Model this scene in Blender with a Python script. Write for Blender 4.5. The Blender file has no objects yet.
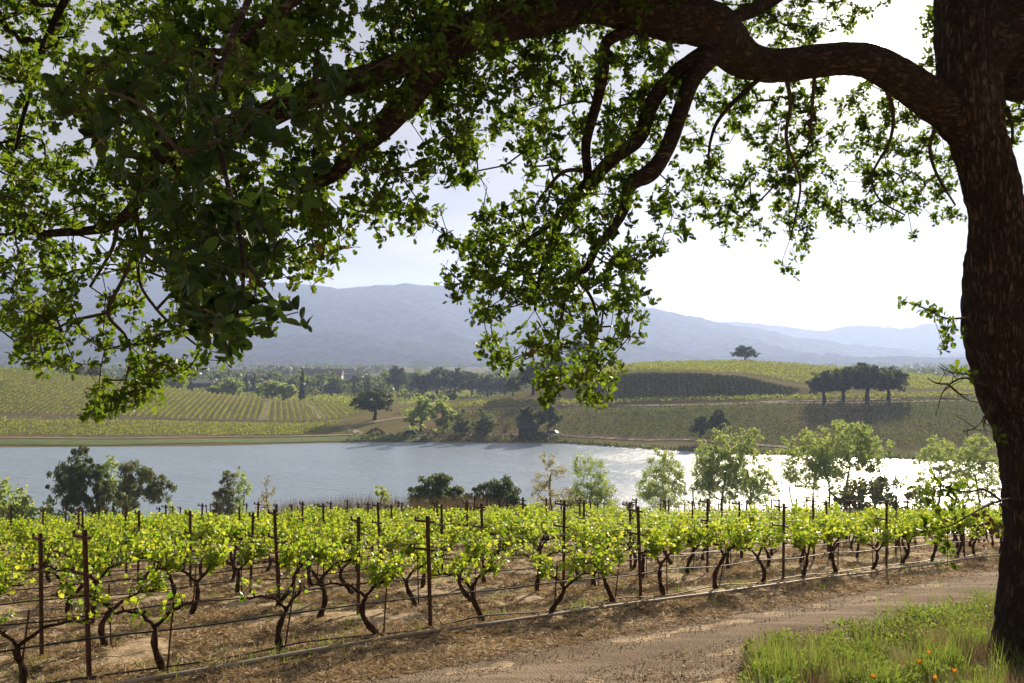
import bpy, math, random
import numpy as np
from mathutils import Vector, Matrix
R = math.radians
rng = np.random.default_rng(7)
random.seed(7)
SC = bpy.context.scene
COL = SC.collection

# ------------------------------------------------------------------ camera, sky, sun, exposure
F, W, Hh, HY = 939.0, 1024, 683, 358.0
PITCH = math.atan((HY - Hh / 2) / F)
cam = bpy.data.cameras.new('camera'); camo = bpy.data.objects.new('camera', cam); COL.objects.link(camo)
cam.sensor_width = 36.0; cam.lens = 36.0 * F / W
camo.location = (0, 0, 0); camo.rotation_euler = (math.pi / 2 + PITCH, 0, 0)
cam.clip_start = 0.05; cam.clip_end = 30000
SC.camera = camo
SC.render.resolution_x = W; SC.render.resolution_y = Hh

SUN_AZ, SUN_EL = R(21.5), R(17.9)
sdir = Vector((math.sin(SUN_AZ) * math.cos(SUN_EL), math.cos(SUN_AZ) * math.cos(SUN_EL), math.sin(SUN_EL)))
world = bpy.data.worlds.new("World"); SC.world = world; world.use_nodes = True
wn, wl = world.node_tree.nodes, world.node_tree.links
bg = wn['Background']; bg.inputs['Strength'].default_value = 0.061
sky = wn.new('ShaderNodeTexSky'); sky.sky_type = 'NISHITA'; sky.sun_disc = False
sky.sun_elevation = SUN_EL; sky.sun_rotation = SUN_AZ; sky.dust_density = 0.7; sky.air_density = 1.0; sky.altitude = 50
def wmath(op, a, b=None, clamp=False):
    n = wn.new('ShaderNodeMath'); n.operation = op; n.use_clamp = clamp
    for i, v in enumerate((a, b)):
        if v is None: continue
        if isinstance(v, (int, float)): n.inputs[i].default_value = v
        else: wl.new(v, n.inputs[i])
    return n.outputs[0]
tc = wn.new('ShaderNodeTexCoord')
# cloud deck: direction projected on a flat layer overhead
sep = wn.new('ShaderNodeSeparateXYZ'); wl.new(tc.outputs['Generated'], sep.inputs[0])
zz = wmath('ADD', wmath('MAXIMUM', sep.outputs['Z'], 0.0), 0.10)
cmb = wn.new('ShaderNodeCombineXYZ')
wl.new(wmath('DIVIDE', sep.outputs['X'], zz), cmb.inputs[0]); wl.new(wmath('DIVIDE', sep.outputs['Y'], zz), cmb.inputs[1])
cn = wn.new('ShaderNodeTexNoise'); cn.inputs['Scale'].default_value = 0.75; cn.inputs['Detail'].default_value = 8; cn.inputs['Roughness'].default_value = 0.58
wl.new(cmb.outputs[0], cn.inputs['Vector'])
cr = wn.new('ShaderNodeValToRGB'); cr.color_ramp.elements[0].position = 0.40; cr.color_ramp.elements[1].position = 0.60
wl.new(cn.outputs['Fac'], cr.inputs[0])
vd = wn.new('ShaderNodeVectorMath'); vd.operation = 'DOT_PRODUCT'; wl.new(tc.outputs['Generated'], vd.inputs[0]); vd.inputs[1].default_value = sdir
dp = wmath('MAXIMUM', vd.outputs['Value'], 0.0)
glow = wmath('MULTIPLY', wmath('POWER', dp, 3.0), 1.5)
core = wmath('MULTIPLY', wmath('POWER', dp, 400.0), 16.0)
disc = wmath('MULTIPLY', wmath('GREATER_THAN', dp, math.cos(R(0.75))), 120.0)
cb = wmath('ADD', wmath('ADD', 2.2, glow), core)
cn2 = wn.new('ShaderNodeTexNoise'); cn2.inputs['Scale'].default_value = 1.5; cn2.inputs['Detail'].default_value = 7; cn2.inputs['Roughness'].default_value = .6
wl.new(cmb.outputs[0], cn2.inputs['Vector'])
cb = wmath('MULTIPLY', cb, wmath('ADD', wmath('MULTIPLY', cn2.outputs['Fac'], 2.8), -0.42))
cloudcol = wn.new('ShaderNodeMix'); cloudcol.data_type = 'RGBA'; cloudcol.blend_type = 'MULTIPLY'; cloudcol.inputs[0].default_value = 1
cloudcol.inputs[6].default_value = (1.0, 0.90, 0.80, 1)
wl.new(cb, cloudcol.inputs[7])
mixc = wn.new('ShaderNodeMix'); mixc.data_type = 'RGBA'
wl.new(wmath('ADD', wmath('MULTIPLY', cr.outputs['Color'], 0.14), 0.84), mixc.inputs[0]); wl.new(sky.outputs[0], mixc.inputs[6]); wl.new(cloudcol.outputs[2], mixc.inputs[7])
addd = wn.new('ShaderNodeMix'); addd.data_type = 'RGBA'; addd.blend_type = 'ADD'; addd.inputs[0].default_value = 1
wl.new(mixc.outputs[2], addd.inputs[6]); wl.new(disc, addd.inputs[7])
wl.new(addd.outputs[2], bg.inputs['Color'])

sun = bpy.data.lights.new('sun', 'SUN'); suno = bpy.data.objects.new('sun', sun); COL.objects.link(suno)
sun.energy = 5.0; sun.angle = R(0.6); sun.color = (1.0, 0.86, 0.64)
suno.rotation_euler = sdir.to_track_quat('Z', 'Y').to_euler()
SC.view_settings.view_transform = 'Standard'; SC.view_settings.look = 'None'; SC.view_settings.gamma = 1.0
SC.view_settings.use_curve_mapping = False
SC.view_settings.exposure = 1.17
cy = SC.cycles
cy.max_bounces = 6; cy.diffuse_bounces = 2; cy.glossy_bounces = 2; cy.transmission_bounces = 4; cy.volume_bounces = 1
cy.transparent_max_bounces = 8; cy.sample_clamp_indirect = 4.0; cy.caustics_reflective = False; cy.caustics_refractive = False
cy.use_denoising = True

# ------------------------------------------------------------------ helpers
def ray(px, py):
    yc = Hh / 2 - py
    Y = F * math.cos(PITCH) - yc * math.sin(PITCH); Z = F * math.sin(PITCH) + yc * math.cos(PITCH)
    return (px - W / 2) / Y, Z / Y
def at(px, py, D):
    u, v = ray(px, py); return np.array((u * D, D, v * D))
def zat(py, D): return ray(512, py)[1] * D

def tag(o, label=None, cat=None, group=None, kind=None):
    for k, v in (('label', label), ('category', cat), ('group', group), ('kind', kind)):
        if v: o[k] = v
    return o
def empty(name, loc, rz=0.0, sc=1.0):
    o = bpy.data.objects.new(name, None); COL.objects.link(o); o.location = loc; o.rotation_euler = (0, 0, rz)
    o.scale = (sc, sc, sc) if isinstance(sc, (int, float)) else sc
    o.empty_display_size = 0.2
    return o
def copy_tree(o, parent=None):
    c = o.copy(); COL.objects.link(c); c.parent = parent
    for ch in [x for x in KIDS.get(o.name, [])]: 
        d = copy_tree(ch, c)
        KIDS.setdefault(c.name, []).append(d)
    return c
KIDS = {}
def mesh_obj(name, V, Fa, mat, parent=None, smooth=False):
    """V (n,3); Fa list of (m,k) int arrays or one array, or a python list of polygons."""
    me = bpy.data.meshes.new(name)
    V = np.asarray(V, dtype=np.float32)
    if isinstance(Fa, np.ndarray): Fa = [Fa]
    if len(Fa) and not isinstance(Fa[0], np.ndarray):
        Fa = [np.array([f]) for f in Fa]
    Fa = [f for f in Fa if len(f)]
    loops = np.concatenate([f.ravel() for f in Fa]).astype(np.int32)
    tot = np.concatenate([np.full(len(f), f.shape[1]) for f in Fa]).astype(np.int32)
    start = np.concatenate([[0], np.cumsum(tot)[:-1]]).astype(np.int32)
    me.vertices.add(len(V)); me.vertices.foreach_set('co', V.ravel())
    me.loops.add(len(loops)); me.loops.foreach_set('vertex_index', loops)
    me.polygons.add(len(tot)); me.polygons.foreach_set('loop_start', start); me.polygons.foreach_set('loop_total', tot)
    me.polygons.foreach_set('use_smooth', np.full(len(tot), smooth))
    me.update(calc_edges=True); me.validate()
    me.materials.append(mat)
    o = bpy.data.objects.new(name, me); COL.objects.link(o)
    if parent is not None:
        o.parent = parent; KIDS.setdefault(parent.name, []).append(o)
    return o
class MB:
    def __init__(s): s.V = []; s.F = []; s.n = 0
    def add(s, V, Fs):
        V = np.asarray(V, float); s.V.append(V)
        for f in (Fs if isinstance(Fs, list) else [Fs]): s.F.append(np.asarray(f) + s.n)
        s.n += len(V)
    def box(s, c, d, rz=0.0):
        c = np.array(c, float); h = np.array(d, float) / 2
        P = np.array([(x, y, z) for z in (-1, 1) for (x, y) in ((-1, -1), (1, -1), (1, 1), (-1, 1))]) * h
        ca, sa = math.cos(rz), math.sin(rz)
        P = np.c_[P[:, 0] * ca - P[:, 1] * sa, P[:, 0] * sa + P[:, 1] * ca, P[:, 2]] + c
        s.add(P, np.array([(3, 2, 1, 0), (4, 5, 6, 7), (0, 1, 5, 4), (1, 2, 6, 5), (2, 3, 7, 6), (3, 0, 4, 7)]))
    def tube(s, pts, rad, k=8, cap=True):
        pts = np.asarray(pts, float); n = len(pts)
        rad = np.full(n, rad) if np.isscalar(rad) else np.asarray(rad)
        T = np.gradient(pts, axis=0); T /= np.linalg.norm(T, axis=1)[:, None] + 1e-9
        ref = np.array((0, 0, 1.0)) if abs(T[0][2]) < 0.9 else np.array((1.0, 0, 0))
        N = np.cross(T[0], ref); N /= np.linalg.norm(N); Ns = [N]
        for i in range(1, n):
            N = N - T[i] * np.dot(N, T[i]); N /= np.linalg.norm(N); Ns.append(N)
        Ns = np.array(Ns); B = np.cross(T, Ns)
        a = np.linspace(0, 2 * np.pi, k, endpoint=False)
        rr = rad[:, None] if rad.ndim == 1 else rad
        P = pts[:, None, :] + rr[:, :, None] * (np.cos(a)[None, :, None] * Ns[:, None, :] + np.sin(a)[None, :, None] * B[:, None, :])
        i = np.arange(n - 1)[:, None] * k; j = np.arange(k)[None, :]
        q = np.stack([i + j, i + (j + 1) % k, i + k + (j + 1) % k, i + k + j], -1).reshape(-1, 4)
        fs = [q]
        if cap: fs += [np.arange(k)[::-1][None, :], (np.arange(k) + (n - 1) * k)[None, :]]
        s.add(P.reshape(-1, 3), fs)
    def obj(s, name, mat, parent=None, smooth=False):
        byk = {}
        for f in s.F: byk.setdefault(f.shape[1], []).append(f)
        return mesh_obj(name, np.concatenate(s.V), [np.concatenate(v) for v in byk.values()], mat, parent, smooth)

def vnoise(x, y, s=1.0, seed=0):
    """smooth value noise, vectorised"""
    x = np.asarray(x, float) / s + seed * 17.13; y = np.asarray(y, float) / s + seed * 7.7
    xi, yi = np.floor(x), np.floor(y); fx, fy = x - xi, y - yi
    fx = fx * fx * (3 - 2 * fx); fy = fy * fy * (3 - 2 * fy)
    h = lambda a, b: (np.sin(a * 127.1 + b * 311.7 + seed * 3.3) * 43758.5453) % 1.0
    return (h(xi, yi) * (1 - fx) + h(xi + 1, yi) * fx) * (1 - fy) + (h(xi, yi + 1) * (1 - fx) + h(xi + 1, yi + 1) * fx) * fy
def fbm(x, y, s, seed=0, o=4):
    v = 0; a = 0.5
    for i in range(o): v = v + a * vnoise(x, y, s / 2 ** i, seed + i); a *= 0.5
    return v
def grid_faces(ny, nx):
    i = np.arange(ny - 1)[:, None] * nx; j = np.arange(nx - 1)[None, :]
    return np.stack([i + j, i + j + 1, i + nx + j + 1, i + nx + j], -1).reshape(-1, 4)
def rand_rot(n, g=None):
    g = g or rng
    q = g.normal(size=(n, 4)); q /= np.linalg.norm(q, axis=1)[:, None]
    w, x, y, z = q.T
    return np.stack([np.stack([1 - 2 * (y * y + z * z), 2 * (x * y - z * w), 2 * (x * z + y * w)], -1),
                     np.stack([2 * (x * y + z * w), 1 - 2 * (x * x + z * z), 2 * (y * z - x * w)], -1),
                     np.stack([2 * (x * z - y * w), 2 * (y * z + x * w), 1 - 2 * (x * x + y * y)], -1)], 1)
def frames(dirs, roll):
    """matrices whose local Y runs along dirs"""
    d = dirs / (np.linalg.norm(dirs, axis=1)[:, None] + 1e-9)
    ref = np.where(np.abs(d[:, 2:3]) < 0.9, np.array([[0, 0, 1.0]]), np.array([[1.0, 0, 0]]))
    a = np.cross(d, ref); a /= np.linalg.norm(a, axis=1)[:, None]; b = np.cross(a, d)
    c, s = np.cos(roll)[:, None], np.sin(roll)[:, None]
    X = a * c + b * s; Z = np.cross(X, d)
    return np.stack([X, d, Z], -1)
def instance(tV, tF, pos, M, sc):
    """stamp template (verts, list of face arrays) n times -> V, [F...]"""
    n, k = len(pos), len(tV)
    V = np.einsum('nij,kj->nki', M, tV) * np.asarray(sc).reshape(-1, 1, 1) + pos[:, None, :]
    return V.reshape(-1, 3), [(f[None] + (np.arange(n) * k)[:, None, None]).reshape(-1, f.shape[1]) for f in tF]

def leaf_template(outline, cup=0.12):
    o = np.array(outline, float); n = len(o)
    c = o.mean(0)
    V = [(x, y, cup * (abs(x) ** 1.2) - 0.10 * (y - .3) ** 2) for x, y in o] + [(0, c[1], 0)]
    return np.array(V), [np.array([(i, (i + 1) % n, n) for i in range(n)])]
OAK = leaf_template([(0, 0), (.07, .18), (.24, .26), (.16, .42), (.33, .56), (.2, .7), (.24, .88), (0, 1.0), (-.24, .88), (-.2, .7), (-.33, .56), (-.16, .42), (-.24, .26), (-.07, .18)], .35)
BROAD = leaf_template([(0, 0), (.13, .12), (.25, .4), (.27, .66), (.15, .93), (0, 1.0), (-.15, .93), (-.27, .66), (-.25, .4), (-.13, .12)], .5)
GRAPE = leaf_template([(0, 0), (.25, -.12), (.5, .12), (.42, .38), (.5, .66), (.24, .66), (0, 1.0), (-.24, .66), (-.5, .66), (-.42, .38), (-.5, .12), (-.25, -.12)], .3)
QUAD = (np.array([(-.5, -.3, 0), (.1, -.5, .1), (.5, .2, 0), (-.15, .5, .12)]), [np.array([(0, 1, 2), (0, 2, 3)])])
TRI = (np.array([(-.5, -.35, 0), (.5, -.25, .05), (0, .6, 0)]), [np.array([(0, 1, 2)])])

# ------------------------------------------------------------------ materials
def new_mat(name):
    m = bpy.data.materials.new(name); m.use_nodes = True
    nt = m.node_tree; b = nt.nodes['Principled BSDF']; b.inputs['Specular IOR Level'].default_value = 0.25
    return m, nt.nodes, nt.links, b
def mixrgb(N, L, fac, a, b):
    x = N.new('ShaderNodeMix'); x.data_type = 'RGBA'
    for i, v in ((0, fac), (6, a), (7, b)):
        if hasattr(v, 'is_linked'): L.new(v, x.inputs[i])
        else: x.inputs[i].default_value = v if i == 0 else (*v, 1)
    return x.outputs[2]
def noise(N, L, scale, detail=6, vec=None, rough=.55):
    n = N.new('ShaderNodeTexNoise'); n.inputs['Scale'].default_value = scale; n.inputs['Detail'].default_value = detail; n.inputs['Roughness'].default_value = rough
    if vec is not None: L.new(vec, n.inputs['Vector'])
    return n.outputs['Fac']
def ramp(N, L, v, a, b):
    r = N.new('ShaderNodeMapRange'); r.inputs[1].default_value = a; r.inputs[2].default_value = b; L.new(v, r.inputs[0]); return r.outputs[0]
def objco(N, L, sc=(1, 1, 1), rz=0):
    t = N.new('ShaderNodeTexCoord'); mp = N.new('ShaderNodeMapping'); mp.inputs['Scale'].default_value = sc; mp.inputs['Rotation'].default_value = (0, 0, rz)
    L.new(t.outputs['Object'], mp.inputs[0]); return mp.outputs[0]
def bump(N, L, b, h, strength=.5, dist=.02):
    x = N.new('ShaderNodeBump'); x.inputs['Strength'].default_value = strength; x.inputs['Distance'].default_value = dist
    L.new(h, x.inputs['Height']); L.new(x.outputs[0], b.inputs['Normal'])
def leaf_mat(name, a, b, ta, tb, tfac=.45, rough=.5, odd=None, spec=.2):
    """a..b reflected colour range, ta..tb colour of light passing through"""
    m, N, L, p = new_mat(name)
    g = N.new('ShaderNodeNewGeometry'); r = g.outputs['Random Per Island']
    c = mixrgb(N, L, r, a, b); t = mixrgb(N, L, r, ta, tb)
    if odd:
        gt = N.new('ShaderNodeMath'); gt.operation = 'GREATER_THAN'; L.new(r, gt.inputs[0]); gt.inputs[1].default_value = 1 - odd[0]
        c = mixrgb(N, L, gt.outputs[0], c, odd[1]); t = mixrgb(N, L, gt.outputs[0], t, odd[2])
    L.new(c, p.inputs['Base Color']); p.inputs['Roughness'].default_value = rough; p.inputs['Specular IOR Level'].default_value = spec
    tr = N.new('ShaderNodeBsdfTranslucent'); L.new(t, tr.inputs['Color'])
    mx = N.new('ShaderNodeMixShader'); mx.inputs[0].default_value = tfac
    L.new(p.outputs[0], mx.inputs[1]); L.new(tr.outputs[0], mx.inputs[2]); L.new(mx.outputs[0], N['Material Output'].inputs['Surface'])
    return m
def bark_mat(name, a, b, sc=6.0, stretch=.22, bd=.03, along=None):
    m, N, L, p = new_mat(name)
    co = objco(N, L, along or (1, 1, stretch))
    nz = N.new('ShaderNodeTexNoise'); nz.inputs['Scale'].default_value = sc; nz.inputs['Detail'].default_value = 7; nz.inputs['Roughness'].default_value = .62; nz.inputs['Distortion'].default_value = .35; L.new(co, nz.inputs['Vector'])
    ab = N.new('ShaderNodeMath'); ab.operation = 'SUBTRACT'; L.new(nz.outputs['Fac'], ab.inputs[0]); ab.inputs[1].default_value = .5
    a2 = N.new('ShaderNodeMath'); a2.operation = 'ABSOLUTE'; L.new(ab.outputs[0], a2.inputs[0])
    ridge = ramp(N, L, a2.outputs[0], 0, .11); n2 = noise(N, L, sc * .35, 3, objco(N, L))
    mm = N.new('ShaderNodeMath'); mm.operation = 'MULTIPLY'; L.new(ridge, mm.inputs[0]); L.new(ramp(N, L, n2, .15, .75), mm.inputs[1])
    L.new(mixrgb(N, L, mm.outputs[0], a, b), p.inputs['Base Color']); p.inputs['Roughness'].default_value = .95
    p.inputs['Specular IOR Level'].default_value = .1
    bump(N, L, p, ridge, 1.0, bd)
    return m
def plain(name, a, b=None, sc=8, rough=.8, metal=0, bmp=0):
    m, N, L, p = new_mat(name); b = b or tuple(x * .6 for x in a)
    f = noise(N, L, sc, 5, objco(N, L)); L.new(mixrgb(N, L, ramp(N, L, f, .35, .65), a, b), p.inputs['Base Color'])
    p.inputs['Roughness'].default_value = rough; p.inputs['Metallic'].default_value = metal
    if bmp: bump(N, L, p, f, .6, bmp)
    return m

M = {}
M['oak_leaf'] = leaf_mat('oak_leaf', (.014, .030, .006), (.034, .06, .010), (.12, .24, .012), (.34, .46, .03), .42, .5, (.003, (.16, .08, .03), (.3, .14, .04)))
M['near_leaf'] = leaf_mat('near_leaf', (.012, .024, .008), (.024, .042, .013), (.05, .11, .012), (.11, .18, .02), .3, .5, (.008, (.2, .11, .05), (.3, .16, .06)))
M['vine_leaf'] = leaf_mat('vine_leaf', (.07, .15, .015), (.20, .26, .03), (.24, .48, .02), (.74, .76, .06), .52, .42, None, .3)
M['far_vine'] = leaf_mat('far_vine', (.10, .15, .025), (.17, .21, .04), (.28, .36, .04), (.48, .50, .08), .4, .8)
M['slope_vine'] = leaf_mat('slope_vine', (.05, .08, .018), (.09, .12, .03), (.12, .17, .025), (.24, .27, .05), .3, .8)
M['cotton_leaf'] = leaf_mat('cotton_leaf', (.12, .18, .045), (.20, .25, .08), (.36, .48, .09), (.56, .64, .20), .52, .6)
M['pale_leaf'] = leaf_mat('pale_leaf', (.22, .20, .09), (.30, .27, .13), (.45, .42, .15), (.55, .5, .22), .45, .6)
M['willow_leaf'] = leaf_mat('willow_leaf', (.09, .11, .05), (.15, .17, .08), (.2, .25, .08), (.3, .33, .12), .4, .6)
M['dark_leaf'] = leaf_mat('dark_leaf', (.045, .07, .024), (.085, .11, .036), (.12, .18, .035), (.22, .27, .06), .35, .55)
M['olive_leaf'] = leaf_mat('olive_leaf', (.085, .10, .04), (.13, .145, .06), (.16, .2, .05), (.25, .28, .08), .35, .6)
M['conifer_leaf'] = leaf_mat('conifer_leaf', (.018, .035, .018), (.035, .055, .028), (.03, .06, .02), (.05, .09, .03), .2, .7)
M['reed'] = leaf_mat('reed', (.10, .075, .045), (.19, .14, .085), (.14, .1, .05), (.22, .17, .08), .3, .8)
M['grass'] = leaf_mat('grass', (.07, .12, .03), (.21, .25, .10), (.13, .22, .04), (.36, .40, .16), .38, .6, (.42, (.42, .38, .24), (.5, .46, .28)))
M['weed'] = leaf_mat('weed', (.08, .15, .025), (.16, .24, .05), (.2, .33, .04), (.4, .48, .08), .4, .6)
M['straw'] = leaf_mat('straw', (.50, .37, .22), (.82, .70, .50), (.3, .2, .1), (.5, .36, .2), .25, .7, (.25, (.16, .10, .06), (.14, .08, .04)))
M['oak_bark'] = bark_mat('oak_bark', (.050, .034, .024), (.16, .112, .082), 20.0, .22, .04)
M['limb_bark'] = bark_mat('limb_bark', (.048, .033, .024), (.145, .10, .074), 22.0, 1, .03, (.35, .7, 1))
M['twig'] = plain('twig', (.05, .034, .025), (.085, .06, .045), 30, .9)
M['vine_wood'] = bark_mat('vine_wood', (.035, .02, .014), (.14, .085, .055), 22, .25, .012)
M['tree_wood'] = plain('tree_wood', (.16, .125, .09), (.09, .07, .05), 4, .9)
M['dark_wood'] = plain('dark_wood', (.07, .05, .035), (.04, .03, .022), 4, .9)
M['rust'] = plain('rust', (.115, .05, .032), (.05, .026, .02), 25, .75, .3, .003)
M['hose'] = plain('hose', (.012, .012, .013), (.04, .036, .033), 6, .5)
M['pipe'] = plain('pipe', (.40, .36, .31), (.22, .17, .12), 3, .6, 0, .004)
M['wire'] = plain('wire', (.12, .11, .1), (.06, .05, .045), 10, .5, .6)

# ------------------------------------------------------------------ row frame of the vineyard
P0 = np.array((-4.6, 10.3)); DIR = np.array((13.8, 12.8)); DIR = DIR / np.linalg.norm(DIR); NRM = np.array((-DIR[1], DIR[0]))
PS = 4.7; RS = 2.0
def sp(x, y):      # along, across
    return (x - P0[0]) * DIR[0] + (y - P0[1]) * DIR[1], (x - P0[0]) * NRM[0] + (y - P0[1]) * NRM[1]
def xy(s, p): return P0[0] + s * DIR[0] + p * NRM[0], P0[1] + s * DIR[1] + p * NRM[1]

def near_z(x, y, detail=True):
    x = np.asarray(x, float); y = np.asarray(y, float)
    yy = np.clip(y, -40, 74)
    z = -(2.4 + .105 * yy + .0007 * np.where(yy > 0, yy, 0) ** 2)
    e = np.clip(y - 74, 0, None); z = z - (.195 * e + .0012 * e ** 2)
    z = np.maximum(z, -26)
    s, p = sp(x, y)
    z = z - .02 * np.clip(-x - 2, 0, 60) * (y > 0)
    if detail:
        off = np.clip(np.maximum(p + 1.15, -5.1 - p) / .5, 0, 1)
        rowm = (.5 + .5 * np.cos(2 * np.pi * p / RS)) * (p > -.6) * (p < 70)
        z = z + off * ((fbm(x, y, .9, 3, 4) - .45) * .16 + (fbm(x, y, .22, 9, 2) - .35) * .07 + rowm * .07)
        z = z + off * (p < -4.3) * (fbm(x, y, 2.2, 5, 2) - .3) * .25
    return z

# ------------------------------------------------------------------ far terrain: distance profiles
SH = {-300: 449, 0: 447, 200: 446, 350: 442, 420: 442, 560: 443, 620: 447, 700: 452, 800: 456, 900: 459, 1024: 463, 1400: 468}
def shore_D(px):
    py = np.interp(px, list(SH), list(SH.values())); return 22.0 * F / (py - HY)
PROF = {
 -400: [(440, 236), (418, 285), (395, 330), (360, 400)],
 0:   [(441, 238), (419, 285), (395, 330), (368, 400)],
 100: [(441, 240), (419, 290), (398, 340), (376, 410)],
 200: [(440, 242), (419, 300), (405, 350), (392, 410)],
 300: [(438, 248), (421, 300), (411, 350), (402.5, 405)],
 350: [(436, 252), (421, 290), (409, 360), (404, 420)],
 420: [(436, 254), (418, 285), (406, 330), (403, 350)],
 500: [(437, 250), (405, 300), (401, 315), (396, 350)],
 560: [(437, 250), (405, 300), (401, 315), (387, 338), (378, 375)],
 600: [(440, 245), (405, 297), (400, 311), (377, 326), (370, 375), (369, 410)],
 640: [(443, 240), (404, 294), (399, 308), (373, 322), (366, 380), (364, 425)],
 690: [(446, 230), (404, 289), (399, 304), (373, 318.5), (367, 380), (361, 445)],
 745: [(449, 224), (403, 286), (399, 301), (376, 315.5), (368, 372), (361, 450)],
 790: [(451, 220), (402, 286), (398, 300), (386, 313), (373, 380), (363.5, 460)],
 850: [(453, 214), (402, 286), (397, 300), (391, 325), (378, 390), (368, 470)],
 940: [(455, 210), (400, 286), (395, 300), (388, 345), (377, 450)],
 1024: [(457, 206), (400, 285), (394, 305), (390, 345), (384, 420)],
 1200: [(460, 202), (402, 285), (396, 305), (393, 345), (388, 420)],
 1600: [(460, 202), (402, 285), (396, 305), (393, 345), (388, 420)],
}
DG = np.concatenate([np.arange(180, 500, 2.0), np.geomspace(500, 7500, 60)])
KP = list(PROF)
def _col(px):
    Ds = shore_D(px); d = [150, Ds - 14, Ds]; z = [-25, -23.2, -22.0]
    for py, D in PROF[px]: d.append(D); z.append(zat(py, D))
    last = d[-1]; d += [last + 75, last + 400, 9000]; z += [-21.5, -20.5, -20.5]
    fine = np.arange(150, 900, 1.0); zf = np.interp(fine, d, z)
    k = np.hanning(9); k /= k.sum(); zs = np.convolve(np.pad(zf, 4, 'edge'), k, 'valid')
    return np.interp(DG, fine, zs) * (DG < 890) + np.interp(DG, d, z) * (DG >= 890)
CT = np.array([_col(p) for p in KP])                      # (cols, D)
_pf = np.arange(KP[0], KP[-1] + 1, 4.0)
_tf = np.array([np.interp(_pf, KP, CT[:, j]) for j in range(len(DG))])
_k = np.hanning(13); _k /= _k.sum()
_tf = np.array([np.convolve(np.pad(r, 6, 'edge'), _k, 'valid') for r in _tf])   # smooth across columns
def far_z(x, y):
    x = np.asarray(x, float); y = np.asarray(y, float)
    px = np.clip(512 + F * x / y, _pf[0], _pf[-1] - .01); fi = (px - _pf[0]) / 4.0; i0 = fi.astype(int); a = fi - i0
    dj = np.clip(np.searchsorted(DG, y) - 1, 0, len(DG) - 2); b = np.clip((y - DG[dj]) / (DG[dj + 1] - DG[dj]), 0, 1)
    z = (_tf[dj, i0] * (1 - a) + _tf[dj, i0 + 1] * a) * (1 - b) + (_tf[dj + 1, i0] * (1 - a) + _tf[dj + 1, i0 + 1] * a) * b
    return z
def HZ(x, y): return float(near_z(x, y)) if y < 150 else float(far_z(x, y))

# ------------------------------------------------------------------ ground sheets
def soil_mat():
    m, N, L, p = new_mat('soil')
    co = objco(N, L); big = noise(N, L, .9, 5, co); mid = noise(N, L, 5, 6, co, .65); fine = noise(N, L, 38, 4, co, .7)
    c = mixrgb(N, L, ramp(N, L, mid, .38, .62), (.20, .13, .085), (.60, .45, .30))
    c = mixrgb(N, L, ramp(N, L, fine, .45, .7), c, (.74, .60, .42))
    g = N.new('ShaderNodeMath'); g.operation = 'MULTIPLY'; L.new(ramp(N, L, big, .5, .72), g.inputs[0]); g.inputs[1].default_value = .30
    c = mixrgb(N, L, g.outputs[0], c, (.14, .17, .05))
    L.new(c, p.inputs['Base Color']); p.inputs['Roughness'].default_value = 1; p.inputs['Specular IOR Level'].default_value = .05
    a = N.new('ShaderNodeMath'); a.operation = 'ADD'; L.new(mid, a.inputs[0]); L.new(fine, a.inputs[1])
    bump(N, L, p, a.outputs[0], .7, .05)
    return m
def dense_axis(lo, hi, a, b, fine, g=1.12):
    pts = list(np.arange(a, b + 1e-6, fine))
    st = fine; x = a
    left = []
    while x > lo: st = min(st * g, 8); x -= st; left.append(x)
    st = fine; x = pts[-1]; right = []
    while x < hi: st = min(st * g, 8); x += st; right.append(x)
    return np.array(left[::-1] + pts + right)
gx = dense_axis(-220, 260, -9, 15, .08, 1.05); gy = dense_axis(-30, 150, 7.5, 28, .08, 1.04)
X, Y = np.meshgrid(gx, gy); Z = near_z(X, Y)
tag(mesh_obj('ground', np.c_[X.ravel(), Y.ravel(), Z.ravel()], grid_faces(len(gy), len(gx)), soil_mat(), None, True), kind='structure')

def gravel_mat():
    m, N, L, p = new_mat('gravel')
    co = objco(N, L); mid = noise(N, L, 1.6, 6, co, .6); fine = noise(N, L, 55, 3, co, .7)
    st = noise(N, L, .7, 4, objco(N, L, (.3, 2.6, 1), -math.atan2(DIR[1], DIR[0])), .5)
    v = N.new('ShaderNodeTexVoronoi'); v.inputs['Scale'].default_value = 42; L.new(co, v.inputs['Vector'])
    c = mixrgb(N, L, ramp(N, L, mid, .35, .65), (.135, .086, .052), (.24, .162, .10))
    c = mixrgb(N, L, ramp(N, L, st, .48, .62), c, (.32, .235, .16))
    c = mixrgb(N, L, ramp(N, L, fine, .5, .75), c, (.5, .4, .3))
    mm = N.new('ShaderNodeMix'); mm.data_type = 'RGBA'; mm.blend_type = 'MULTIPLY'; mm.inputs[0].default_value = .55
    L.new(c, mm.inputs[6]); L.new(v.outputs['Color'], mm.inputs[7])
    hs = N.new('ShaderNodeHueSaturation'); hs.inputs['Saturation'].default_value = .12
    L.new(mm.outputs[2], hs.inputs['Color']); L.new(mixrgb(N, L, .14, c, hs.outputs[0]), p.inputs['Base Color'])
    p.inputs['Roughness'].default_value = 1; p.inputs['Specular IOR Level'].default_value = .1
    a = N.new('ShaderNodeMath'); a.operation = 'ADD'; L.new(v.outputs['Distance'], a.inputs[0]); L.new(mid, a.inputs[1]); bump(N, L, p, a.outputs[0], .8, .03)
    return m
ss = np.arange(-20, 75, .12); cs = np.linspace(0, 1, 44)
S, C = np.meshgrid(ss, cs)
lo = -4.55 - .35 * (fbm(S, 0 * S, 2.0, 21, 3) - .45); hi = -1.45 + .45 * (fbm(S, 0 * S + 9, 1.4, 31, 4) - .45)
PP = lo + (hi - lo) * C; X, Y = xy(S, PP)
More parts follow.
